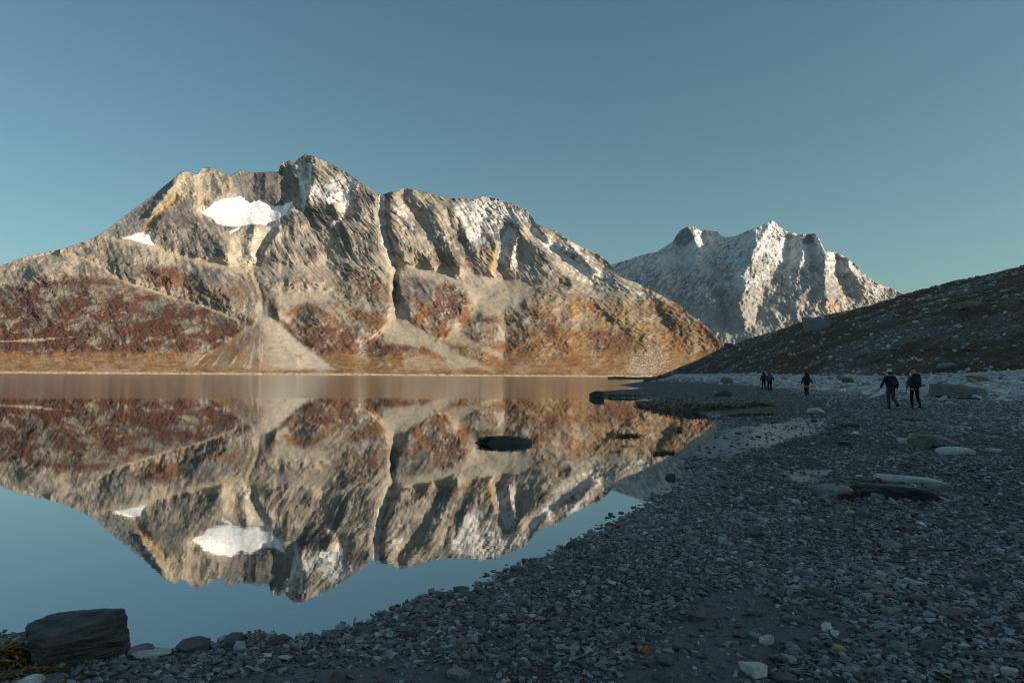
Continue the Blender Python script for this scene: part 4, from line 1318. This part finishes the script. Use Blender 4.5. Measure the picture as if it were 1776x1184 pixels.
def single_stones():
    rng = np.random.default_rng(77)
    taken = [(o.location.x, o.location.y, max(o.dimensions.x, .05)) for o in COL.objects if o.name.split('.')[0] in ("stone", "boulder", "rock_islet")]

    marks = [(o.location.x, o.location.y, o["label"]) for o in COL.objects if o.name.split('.')[0] in ("stone", "boulder") and "label" in o]
    short = (("whitish cube", "near the whitish cube-like stone"), ("tilted on dark sand", "near the tilted pale stone"), ("rounded stone with a small", "near the pale rounded stone"), ("ochre", "near the ochre stone"),
             ("rust-orange", "near the rust-orange stone"), ("olive-grey cobble", "near the olive-grey cobble"), ("upper of two", "near the long thin slabs"), ("broad dark slab", "near the broad dark slab"),
             ("tilted towards", "near the grey tilted slab"), ("round-topped", "near the round-topped cobble"), ("black oval", "near the black oval stone"), ("wedge-shaped grey", "near the wedge-shaped grey slab"),
             ("black layered angular", "near the black layered boulder"), ("whale-backed rock with", "near the whale-backed rock"), ("triangular pale", "near the triangular pale rock"), ("well right of the wedge", "near the pale blue-grey stone"),
             ("wet stone standing", "near the wet stone in the water"), ("large brown block", "near the brown block boulder"), ("flat reddish", "near the flat reddish rock"), ("slope foot right above", "near the long grey slope-foot rock"),
             ("brownish rock at the pale", "near the brownish rubble-edge rock"), ("low pale rock at the slope", "near the low pale slope-foot rock"))
    near_pts = [(a, b, ph) for a, b, lab in marks for key, ph in short if key in lab]

    def near_what(x, y, s):
        if 0 <= s < .35 and math.hypot(x, y) < 14:
            return "at the water's edge"
        a, b, ph = min(near_pts, key=lambda q: (q[0] - x) ** 2 + (q[1] - y) ** 2)
        return ph

    def big_word(L):
        return "big" if L > .9 or .17 < L < .35 else ("middling" if L > .6 or .11 < L < .35 else "smaller")

    def put(n, r0, r1, size, mats, labels, group, cond, azr=(-38, 38), flat=(.28, .6), pw=1.0):
        x, y = scatter(n * 60, r0, r1, rng, pw, azr)
        z, s = beach_height(x, y)
        u, v, wet, sand, mud = px_masks(x, y, z)
        ok = cond(x, y, s, u, v, wet, sand, mud)
        done = 0
        for i in np.nonzero(ok)[0]:
            if done >= n: break
            L = size(rng)
            if any((x[i] - a) ** 2 + (y[i] - b) ** 2 < (.55 * (c + L)) ** 2 for a, b, c in taken):
                continue
            taken.append((x[i], y[i], L))
            m = rng.choice(len(mats), p=[w for _, w in mats])
            o = link(bpy.data.objects.new("stone", proto_mesh(int(rng.integers(12)), mats[m][0])))
            wd, hh = L * rng.uniform(.5, .85), L * rng.uniform(*flat)
            o.scale = (L, wd, hh)
            o.rotation_euler = (rng.normal(0, .13), rng.normal(0, .13), rng.uniform(0, 6.28))
            o.location = (x[i], y[i], max(z[i], -.01) + hh * .18)
            shape = "flat" if hh < .38 * L else ("blocky" if wd > .68 * L else "wedge-shaped")
            big = big_word(L)
            tag(o, f"{big} {shape} {labels[m]} {near_what(x[i], y[i], s[i])}", "stone", group)
            done += 1
        return done
    near = lambda x, y, s, u, v, wet, sand, mud: (s > -.05) & (u > -20) & (u < 1800) & (v < 1215) & (rng.uniform(0, 1, len(x)) > .45 * sand)
    put(175, 3.3, 11, lambda r: float(np.clip(r.lognormal(-2.15, .38), .065, .27)), [(M_SLATE, .8), (M_GREY, .2)],
        ["dark slate stone on shingle", "blue-grey stone on shingle"], "larger loose stones on the near shingle", near, pw=.55)
    put(14, 3.6, 14, lambda r: float(r.uniform(.06, .15)), [(M_PALE, .7), (M_WHITE, .3)],
        ["pale stone on dark shingle", "whitish stone on dark shingle"], "pale stones among the dark shingle", near, pw=.6, flat=(.4, .75))
    rub = lambda x, y, s, u, v, wet, sand, mud: (np.hypot(x, y) > .5 * np.interp(np.arctan2(x, y), HB_AZ, HB_R)) & (np.hypot(x, y) < .985 * np.interp(np.arctan2(x, y), HB_AZ, HB_R)) & (s > 6) & (mud < .3) & (u > 1200) & (u < 1790)
    put(95, 36, 120, lambda r: float(np.clip(r.lognormal(-.35, .35), .4, 1.7)), [(M_PALE, .7), (M_GREY, .3)],
        ["pale frost-grey rock in the rubble", "darker grey rock in the rubble"], "rocks in the rubble strip below the hill", rub, azr=(14, 37.5), flat=(.3, .55))


single_stones()


# ------------------------------------------------------------------ countless pebbles: one object each, stones made inside geometry nodes
def stone_nodes(name, mat, variants=10, pts=13):
    ng = bpy.data.node_groups.new(name, 'GeometryNodeTree')
    ng.interface.new_socket("Geometry", in_out='INPUT', socket_type='NodeSocketGeometry')
    ng.interface.new_socket("Geometry", in_out='OUTPUT', socket_type='NodeSocketGeometry')
    N, L = ng.nodes, ng.links
    gi, go = N.new("NodeGroupInput"), N.new("NodeGroupOutput")
    join = N.new("GeometryNodeJoinGeometry")
    for k in range(variants):
        p = N.new("GeometryNodePoints")
        p.inputs[0].default_value = pts
        rv = N.new("FunctionNodeRandomValue"); rv.data_type = 'FLOAT_VECTOR'
        rv.inputs[0].default_value = (-1, -1, -1); rv.inputs[1].default_value = (1, 1, 1)
        rv.inputs['Seed'].default_value = 100 + k
        src = rv.outputs[0]
        nm = N.new("ShaderNodeVectorMath"); nm.operation = 'NORMALIZE'
        L.new(src, nm.inputs[0])
        mixv = N.new("ShaderNodeVectorMath"); mixv.operation = 'MULTIPLY_ADD'
        L.new(nm.outputs[0], mixv.inputs[0])
        w = .5 if k % 2 else .3
        mixv.inputs[1].default_value = (w, w, w)
        sc = N.new("ShaderNodeVectorMath"); sc.operation = 'SCALE'
        L.new(src, sc.inputs[0]); sc.inputs['Scale'].default_value = .5 - w * .6
        L.new(sc.outputs[0], mixv.inputs[2])
        L.new(mixv.outputs[0], p.inputs[1])
        hull = N.new("GeometryNodeConvexHull")
        L.new(p.outputs[0], hull.inputs[0])
        sm_ = N.new("GeometryNodeSetMaterial"); sm_.inputs['Material'].default_value = mat
        L.new(hull.outputs[0], sm_.inputs[0])
        g2i = N.new("GeometryNodeGeometryToInstance")
        L.new(sm_.outputs[0], g2i.inputs[0])
        L.new(g2i.outputs[0], join.inputs[0])
    iop = N.new("GeometryNodeInstanceOnPoints")

    def named(n, t):
        a = N.new("GeometryNodeInputNamedAttribute"); a.data_type = t
        a.inputs[0].default_value = n
        return a.outputs[0]
    L.new(gi.outputs[0], iop.inputs['Points'])
    L.new(join.outputs[0], iop.inputs['Instance'])
    iop.inputs['Pick Instance'].default_value = True
    L.new(named("variant", 'INT'), iop.inputs['Instance Index'])
    e2r = N.new("FunctionNodeEulerToRotation")
    L.new(named("turn", 'FLOAT_VECTOR'), e2r.inputs[0])
    L.new(e2r.outputs[0], iop.inputs['Rotation'])
    L.new(named("size", 'FLOAT_VECTOR'), iop.inputs['Scale'])
    L.new(iop.outputs[0], go.inputs[0])
    return ng


def pebble_mat(name, ramp_cols, rough=.72):
    t = NT(bpy.data.materials.new(name))
    tone = t.attr("tone", 'INSTANCER', 2)
    cr = t.n.new("ShaderNodeValToRGB")
    el = cr.color_ramp.elements
    el[0].position, el[0].color = 0.0, (*ramp_cols[0][1], 1)
    el[1].position, el[1].color = 1.0, (*ramp_cols[-1][1], 1)
    for p_, c_ in ramp_cols[1:-1]:
        e = el.new(p_); e.color = (*c_, 1)
    t.l.new(tone, cr.inputs[0])
    p = t.pos()
    c = t.mix(1.0, cr.outputs[0], t.ramp(t.noise(45, 4, .7, p), .3, .7, (.7, .7, .72), (1.3, 1.3, 1.28)), 'MULTIPLY')
    return t.fin(c, rough, t.bump(t.noise(90, 4, .7, p), .004, .6), .6)


def pebble_cloud(name, label, x, y, z, L, tone, ng, rng, flat=(.26, .62)):
    n = len(x)
    me = bpy.data.meshes.new(name)
    me.vertices.add(n)
    me.vertices.foreach_set("co", np.stack([x, y, z], -1).astype(np.float32).ravel())

    def put(nm, tp, key, arr):
        a = me.attributes.new(nm, tp, 'POINT'); a.data.foreach_set(key, arr)
    put("size", 'FLOAT_VECTOR', "vector", np.stack([L, L * rng.uniform(.5, .9, n), L * rng.uniform(flat[0], flat[1], n)], -1).astype(np.float32).ravel())
    put("turn", 'FLOAT_VECTOR', "vector", np.stack([rng.normal(0, .22, n), rng.normal(0, .22, n), rng.uniform(0, 6.28, n)], -1).astype(np.float32).ravel())
    put("variant", 'INT', "value", rng.integers(0, 10, n).astype(np.int32))
    put("tone", 'FLOAT', "value", tone.astype(np.float32))
    o = link(bpy.data.objects.new(name, me))
    md = o.modifiers.new("stones", 'NODES'); md.node_group = ng
    tag(o, label, name.replace("_", " "), kind="stuff")
    return o


def pebbles():
    rng = np.random.default_rng(5)
    X, Y, Z, S, T = [], [], [], [], []
    PX, PY, PZ, PS, PT = [], [], [], [], []
    for n, r0, r1, lo, hi, pw in ((52000, 2.9, 9, .014, .055, .7), (36000, 4, 16, .03, .085, .6), (46000, 8, 34, .04, .11, .6), (36000, 20, 70, .08, .20, .7)):
        n = int(n * 1.5)
        x, y = scatter(n, r0, r1, rng, pw, (-58, 62))
        z, s = beach_height(x, y)
        u, v, wet, sand, mud = px_masks(x, y, z)
        rb = np.interp(np.arctan2(x, y), HB_AZ, HB_R)
        rr = np.hypot(x, y) / rb
        band = .75 + .25 * sm(-.3, .3, fbm(x / 2.5, y / 2.5, 3, 401))
        keep = (s > -.22 * np.minimum(1, np.hypot(x, y) / 12)) & (rng.uniform(0, 1, n) < band * (1 - .86 * sand) * (1 - .86 * wet) * (1 - .8 * mud))
        keep &= ~((s < 0) & (rng.uniform(0, 1, n) > .5))
        q = rng.uniform(0, 1, n)
        L = lo + (hi - lo) * q ** 2.2
        tone = np.clip(rng.beta(1.2, 4.6, n) + .08 * sm(-.2, .4, fbm(x / 4, y / 4, 3, 402)) + (.14 * sm(.13, .30, rr) + .38 * sm(.32, .60, rr + .04 * fbm(x / 5, y / 5, 3, 403))) * sm(2, 7, s) + (rng.uniform(0, 1, n) > .985) * .35, 0, 1)
        z = np.maximum(z, -.015) + L * .06
        X.append(x[keep]); Y.append(y[keep]); Z.append(z[keep]); S.append(L[keep]); T.append(tone[keep])
    ng = stone_nodes("pebble_maker", pebble_mat("shingle_stone", [(0, (.034, .033, .034)), (.2, (.13, .126, .126)), (.45, (.27, .263, .26)), (.75, (.44, .435, .425)), (1, (.60, .60, .585))], .52))
    pebble_cloud("pebbles", "dark grey and blue pebbles covering the whole beach", *[np.concatenate(a) for a in (X, Y, Z, S, T)], ng, rng)
    # rubble below the slope
    n = 24000
    x, y = scatter(n, 30, 260, rng, .6, (8, 60))
    z, s = beach_height(x, y)
    u, v, wet, sand, mud = px_masks(x, y, z)
    rr = np.hypot(x, y) / np.interp(np.arctan2(x, y), HB_AZ, HB_R)
    keep = (s > 4) & (rr > .42) & (rr < 1.02) & (rng.uniform(0, 1, n) < sm(.40, .62, rr) * (1 - .9 * mud))
    L = .16 + .75 * rng.uniform(0, 1, n) ** 3
    L = L * (1 + .5 * sm(80, 200, np.hypot(x, y)))
    tone = np.clip(rng.normal(.78, .18, n), .1, 1)
    pebble_cloud("rubble", "pale rubble stones strewn below the heath slope", x[keep], y[keep], (z + L * .08)[keep], L[keep], tone[keep], ng, rng, (.2, .5))
    # stones on the slope
    n = 9000
    az = np.radians(rng.uniform(12, 40, n))
    s_ = rng.uniform(0, 1, n) ** 1.1
    rb = np.interp(az, HB_AZ, HB_R); rc = np.interp(az, HC_AZ, HC_R)
    r = rb + s_ * (rc - rb)
    x, y = r * np.sin(az), r * np.cos(az)
    z, _ = hill_height(x, y)
    keep = rng.uniform(0, 1, n) < .25 + .75 * sm(-.1, .3, fbm(x / 16, y / 24, 4, 233))
    L = (.25 + 1.3 * rng.uniform(0, 1, n) ** 5) * (.7 + .5 * s_)
    tone = np.clip(rng.normal(.55, .2, n), .05, 1)
    pebble_cloud("slope_stones", "grey stones lying all over the heath slope", x[keep], y[keep], (z + L * .05)[keep], L[keep], tone[keep], ng, rng, (.3, .7))


pebbles()

# ------------------------------------------------------------------ hikers
def cloth(name, c, rough=.85):
    t = NT(bpy.data.materials.new(name))
    p = t.pos()
    col = t.ramp(t.noise(9, 4, .6, p), .3, .7, tuple(v * .75 for v in c), tuple(min(.95, v * 1.25) for v in c))
    return t.fin(col, rough, t.bump(t.noise(14, 3, .6, p), .012, .5), .2)


PENDING = []


def skin_obj(name, joints, edges, radii, mat, parent=None, root=0, sub=2):
    me = bpy.data.meshes.new(name)
    me.from_pydata([tuple(j) for j in joints], edges, [])
    o = link(bpy.data.objects.new(name, me), parent)
    md = o.modifiers.new("skin", 'SKIN'); md.use_smooth_shade = True
    sk = me.skin_vertices[0].data
    for i, r in enumerate(radii):
        sk[i].radius = (r, r) if not isinstance(r, tuple) else r
        sk[i].use_root = (i == root)
    ss = o.modifiers.new("round", 'SUBSURF'); ss.levels = sub; ss.render_levels = sub
    me.materials.append(mat)
    PENDING.append(o)
    return o


M_SKIN = cloth("skin", (.45, .28, .21), .6)
M_BLACK = cloth("black_cloth", (.018, .019, .022)); M_BOOT = cloth("boot_leather", (.014, .013, .013), .7)


def superbox(name, dims, p, mat, parent=None, loc=(0, 0, 0), rot=(0, 0, 0), sub=3):
    V, Fc = ICO[sub]
    e = 1.0 / np.sum(np.abs(V) ** p, 1) ** (1 / p)
    me = np_mesh(name, V * e[:, None] * np.array(dims) / 2, Fc, True)
    me.materials.append(mat)
    o = link(bpy.data.objects.new(name, me), parent)
    o.location = loc; o.rotation_euler = rot
    return o


def tube_strip(name, pts, r, mat, parent):
    me = bpy.data.meshes.new(name)
    V, Fc = [], []
    for i, p in enumerate(pts):
        for j in range(6):
            a = j * math.pi / 3
            V.append((p[0] + r * 1.6 * math.cos(a), p[1] + r * .6 * math.sin(a), p[2] + r * .5 * math.sin(a + 1)))
    for i in range(len(pts) - 1):
        for j in range(6):
            Fc.append((i * 6 + j, i * 6 + (j + 1) % 6, i * 6 + 6 + (j + 1) % 6, i * 6 + 6 + j))
    me.from_pydata(V, [], Fc); me.materials.append(mat)
    return link(bpy.data.objects.new(name, me), parent)


def hiker(label, u, yfoot, H, pose, mats, hat, pack, yaw=0.0, extras=()):
    P = beach_hit(u, yfoot)
    k = H / 1.75
    lh, rh = pose['hips'] if 'hips' in pose else ((-.095, 0, .93), (.095, 0, .93))
    lk, rk = pose['knees']; la, ra = pose['ankles']
    le, re_ = pose['elbows']; lw, rw = pose['wrists']
    lean = pose.get('lean', .04); tilt = pose.get('tilt', 0)
    sp = lambda z, f: (tilt * f, lean * f, z)
    J = {'pel': sp(.97, 0), 'waist': sp(1.10, .5), 'chest': sp(1.33, 1.2), 'neck': sp(1.48, 1.5), 'jaw': (tilt * 1.6, lean * 1.5 + .035, 1.555), 'head': (tilt * 1.7, lean * 1.6 + .02, 1.66), 'nose': (tilt * 1.7, lean * 1.6 + .115, 1.615),
         'ls': (-.185 + tilt * 1.3, lean * 1.2, 1.41), 'rs': (.185 + tilt * 1.3, lean * 1.2, 1.41), 'le': le, 're': re_, 'lw': lw, 'rw': rw}
    A = lambda t: np.array(t, float)

    def hand(e, w, sx):
        d = A(w) - A(e); d /= np.linalg.norm(d)
        palm = A(w) + d * .075
        side = np.cross(d, [1, 0, 0]); side /= max(np.linalg.norm(side), 1e-6)
        tips = []
        for q, ln in ((-1.5, .065), (-.5, .078), (.5, .074), (1.5, .058)):
            b = palm + side * q * .018
            tips.append((b + d * .02, b + d * (.02 + ln * .55) + A((-sx * .006, .01, 0)), b + d * (.02 + ln) + A((-sx * .02, .02, .008))))
        thumb = (A(w) + d * .03 + side * .035, A(w) + d * .065 + side * .055)
        return palm, tips, thumb
    verts = [J['pel'], J['waist'], J['chest'], J['neck'], J['jaw'], J['head'], J['nose'], J['ls'], le, lw, J['rs'], re_, rw, lh, lk, la, rh, rk, ra,
             (la[0], la[1] + .13, la[2] - .05), (ra[0], ra[1] + .13, ra[2] - .05)]
    edges = [(0, 1), (1, 2), (2, 3), (3, 4), (4, 5), (4, 6), (2, 7), (7, 8), (8, 9), (2, 10), (10, 11), (11, 12), (0, 13), (13, 14), (14, 15), (0, 16), (16, 17), (17, 18), (15, 19), (18, 20)]
    rad = [.12, .115, .13, .05, .07, .088, .014, .055, .042, .028, .055, .042, .028, .085, .055, .04, .085, .055, .04, .03, .03]
    for (e, w, sx, wi) in ((le, lw, -1, 9), (re_, rw, 1, 12)):
        palm, tips, thumb = hand(e, w, sx)
        b = len(verts); verts.append(tuple(palm)); edges.append((wi, b)); rad.append(.03)
        for tset in tips:
            pr = b
            for q, t_ in enumerate(tset):
                verts.append(tuple(t_)); edges.append((pr, len(verts) - 1)); pr = len(verts) - 1; rad.append((.011, .010, .008)[q])
        pr = wi
        for t_ in thumb:
            verts.append(tuple(t_)); edges.append((pr, len(verts) - 1)); pr = len(verts) - 1; rad.append(.011)
    body = skin_obj("person", verts, edges, rad, M_SKIN)
    body.location = P
    az = math.atan2(P[0], P[1])
    body.rotation_euler = (0, 0, yaw)
    body.scale = (k, k, k)
    tag(body, label, "person", "hikers walking away along the beach")
    mj, mt = mats['jacket'], mats['trousers']
    jv = [sp(.90, 0), J['waist'], J['chest'], sp(1.47, 1.45), J['ls'], le, tuple(A(lw) * .97 + A(le) * .03), J['rs'], re_, tuple(A(rw) * .97 + A(re_) * .03)]
    skin_obj("jacket", jv, [(0, 1), (1, 2), (2, 3), (2, 4), (4, 5), (5, 6), (2, 7), (7, 8), (8, 9)], [(.175, .14), (.17, .14), (.185, .15), .08, .09, .068, .05, .09, .068, .05], mj, body, 1)
    tv = [sp(.99, 0), lh, lk, (la[0], la[1], la[2] + .03), rh, rk, (ra[0], ra[1], ra[2] + .03)]
    skin_obj("trousers", tv, [(0, 1), (1, 2), (2, 3), (0, 4), (4, 5), (5, 6)], [(.165, .13), .115, .08, .066, .115, .08, .066], mt, body, 0)
    for a, kn in ((la, lk), (ra, rk)):
        fl = math.atan2(kn[1] - a[1], kn[2] - a[2]) * -1.0
        ty = .15 * math.cos(fl * .8); tz = -.03 - .15 * math.sin(max(0, fl) * .8)
        skin_obj("boot", [(a[0], a[1], a[2] + .06), (a[0], a[1] - .02, a[2] - .03), (a[0], a[1] + ty * .6, a[2] + tz), (a[0], a[1] + ty, a[2] + tz - .005)], [(0, 1), (1, 2), (2, 3)], [.062, .06, .048, .04], M_BOOT, body, 0)
    hx, hy, hz = J['head']
    kind, hm = hat
    if kind == 'cap':
        c = superbox("cap", (.225, .245, .17), 2.3, hm, body, (hx, hy, hz + .04))
        superbox("hair", (.20, .17, .16), 2.2, mats.get('hair', M_BLACK), body, (hx, hy - .035, hz - .045))
    elif kind == 'hair':
        superbox("hair", (.225, .245, .26), 2.2, hm, body, (hx, hy - .015, hz + .005))
    elif kind == 'hood':
        superbox("hood", (.24, .25, .28), 2.3, hm, body, (hx, hy - .01, hz - .01))
    for e in extras:
        e(body, J)
    # the rucksack is a thing of its own, carried on the back
    plab, pm, pd, pz = pack
    bp = superbox("backpack", pd, 4.2, pm[0], None, (0, 0, 0), sub=4)
    R = Matrix.Rotation(yaw, 3, 'Z')
    loc = Vector(P) + R @ (Vector((tilt * 1.1, lean * 1.0 - .145 - pd[1] / 2, pz)) * k)
    bp.location = loc
    bp.rotation_euler = (-.10 - lean * .8, tilt * .8, yaw); bp.scale = (k, k, k)
    tag(bp, plab, "backpack", "rucksacks carried by the hikers")
    superbox("lid", (pd[0] * .92, pd[1] * .95, pd[2] * .2), 3.2, pm[1], bp, (0, 0, pd[2] * .47))
    superbox("pocket", (pd[0] * .66, pd[1] * .4, pd[2] * .38), 3.2, pm[1], bp, (0, -pd[1] * .45, -pd[2] * .16))
    for sx in (-1, 1):
        x = sx * min(.13, pd[0] * .4)
        tube_strip("shoulder_strap", [(x, pd[1] * .45, pd[2] * .33), (x, pd[1] * .5 + .10, pd[2] * .36), (x * 1.05, pd[1] * .5 + .26, pd[2] * .22), (x * 1.15, pd[1] * .5 + .27, -pd[2] * .1), (x * 1.3, pd[1] * .5 + .12, -pd[2] * .32), (x * 1.1, pd[1] * .42, -pd[2] * .36)], .022, pm[1], bp)
    return body


NAVY = cloth("navy_cloth", (.020, .022, .034)); PURPLE = cloth("dark_purple_cloth", (.032, .022, .042)); PURPLE2 = cloth("plum_cloth", (.05, .03, .06))
SLATEC = cloth("slate_green_cloth", (.055, .066, .066)); GREYB = cloth("grey_blue_cloth", (.075, .095, .115)); DARKT = cloth("dark_teal_cloth", (.022, .032, .036))
WHITEC = cloth("white_cloth", (.60, .60, .57)); BLOND = cloth("blond_hair", (.42, .30, .19)); ORANGE = cloth("orange_cloth", (.42, .13, .03)); RUSTC = cloth("rust_red_cloth", (.10, .035, .025))
PINK = cloth("pink_wool", (.33, .09, .10)); TEAL = cloth("grey_teal_cloth", (.075, .11, .115)); BLUEB = cloth("blue_black_cloth", (.02, .026, .032)); DARKH = cloth("dark_hair", (.02, .015, .012))


def scarf(body, J):
    tube_strip("scarf", [(-.02, -.10, 1.50), (-.09, -.17, 1.44), (-.12, -.20, 1.32), (-.10, -.21, 1.20)], .045, WHITEC, body)


def hem(body, J):
    superbox("shirt_hem", (.37, .31, .10), 5, WHITEC, body, (0, 0, .90))


def skirt(body, J):
    V, Fc = [], []
    n = 14
    for i, (z, r) in enumerate(((1.0, .15), (.90, .18), (.78, .20), (.66, .21))):
        for j in range(n):
            a = 2 * math.pi * j / n
            V.append((r * 1.08 * math.cos(a), r * .82 * math.sin(a) * (1 + .05 * math.sin(4 * a)), z))
    for i in range(3):
        for j in range(n):
            Fc.append((i * n + j, i * n + (j + 1) % n, (i + 1) * n + (j + 1) % n, (i + 1) * n + j))
    me = np_mesh("skirt", np.array(V), np.array(Fc)); me.materials.append(ORANGE)
    link(bpy.data.objects.new("skirt", me), body)


# pair at right
hiker("hiker in pale cap and dark navy jacket swinging one arm wide", 1546, 708.5, 1.76,
      dict(knees=((-.10, .06, .50), (.085, .02, .50)), ankles=((-.09, .02, .08), (.17, -.24, .17)), elbows=((-.35, -.05, 1.17), (.29, .02, 1.14)), wrists=((-.47, -.07, .93), (.31, .10, .90)), lean=.05, tilt=-.005),
      dict(jacket=NAVY, trousers=SLATEC, hair=DARKH), ('cap', WHITEC),
      ("dark purple rucksack on the back of the hiker in the pale cap", (PURPLE, PURPLE2), (.32, .20, .47), 1.22), yaw=-.12)
hiker("fair-haired hiker in grey-blue jacket with white scarf and white shirt hem", 1587, 707.5, 1.70,
      dict(knees=((-.10, .10, .51), (.13, .02, .50)), ankles=((-.10, .03, .08), (.19, -.10, .10)), elbows=((-.30, -.02, 1.16), (.29, .10, 1.16)), wrists=((-.33, .02, .92), (.22, .30, 1.08)), lean=.05),
      dict(jacket=GREYB, trousers=M_BLACK), ('hair', BLOND),
      ("big dark blue-green rucksack on the fair-haired hiker's back", (DARKT, BLUEB), (.38, .25, .62), 1.26), yaw=-.15, extras=(scarf, hem))
hiker("lone hiker with rust sleeves and an orange skirt over black leggings", 1399, 688, 1.70,
      dict(knees=((-.06, .10, .50), (.06, .0, .49)), ankles=((-.03, .10, .09), (.05, -.28, .20)), elbows=((-.28, -.06, 1.16), (.31, -.04, 1.18)), wrists=((-.36, -.02, .93), (.42, -.02, .97)), lean=.05),
      dict(jacket=RUSTC, trousers=M_BLACK), ('hair', DARKH),
      ("tall black rucksack on the back of the orange-skirted hiker", (BLUEB, DARKT), (.36, .25, .64), 1.28), yaw=-.2, extras=(skirt,))
hiker("hiker all in black, farthest along the beach", 1325, 676.5, 1.74,
      dict(knees=((-.11, .08, .50), (.11, .04, .50)), ankles=((-.12, .02, .08), (.13, -.08, .10)), elbows=((-.29, -.08, 1.16), (.27, .05, 1.15)), wrists=((-.36, -.06, .92), (.26, .16, .93)), lean=.04),
      dict(jacket=BLUEB, trousers=M_BLACK), ('hood', M_BLACK),
      ("dark rucksack on the back of the hiker all in black", (BLUEB, M_BLACK), (.32, .2, .5), 1.24), yaw=-.1)
hiker("hiker in a pink hat and black trousers beside the one in black", 1335, 680.5, 1.76,
      dict(knees=((-.10, .06, .50), (.12, .06, .51)), ankles=((-.12, -.04, .08), (.13, .02, .09)), elbows=((-.27, .04, 1.16), (.32, .02, 1.20)), wrists=((-.26, .18, .95), (.35, .15, 1.05)), lean=.04),
      dict(jacket=TEAL, trousers=M_BLACK), ('cap', PINK),
      ("grey-teal rucksack on the back of the pink-hatted hiker", (TEAL, SLATEC), (.36, .24, .52), 1.24), yaw=-.1)

dg = bpy.context.evaluated_depsgraph_get()
_new = [bpy.data.meshes.new_from_object(o.evaluated_get(dg)) for o in PENDING]
for o, me in zip(PENDING, _new):
    o.modifiers.clear()
    o.data = me

# ------------------------------------------------------------------ the thin cold air between here and the far peaks
def haze():
    V = np.array([(x, y, z) for x in (-5600, 5600) for y in (-2900, 8600) for z in (-70, 1900)], float)
    Fq = np.array([[0, 1, 3, 2], [4, 6, 7, 5], [0, 4, 5, 1], [2, 3, 7, 6], [0, 2, 6, 4], [1, 5, 7, 3]])
    me = np_mesh("haze", V, Fq, False)
    m = bpy.data.materials.new("thin_air")
    m.use_nodes = True
    n = m.node_tree.nodes; n.clear()
    out = n.new("ShaderNodeOutputMaterial"); v = n.new("ShaderNodeVolumePrincipled")
    v.inputs['Color'].default_value = (.52, .80, 1.0, 1)
    v.inputs['Density'].default_value = 1.3e-5
    v.inputs['Anisotropy'].default_value = 0.2
    m.node_tree.links.new(v.outputs[0], out.inputs['Volume'])
    me.materials.append(m)
    o = link(bpy.data.objects.new("haze", me))
    tag(o, "thin blue air over the fjord and mountains", "haze", kind="stuff")


haze()
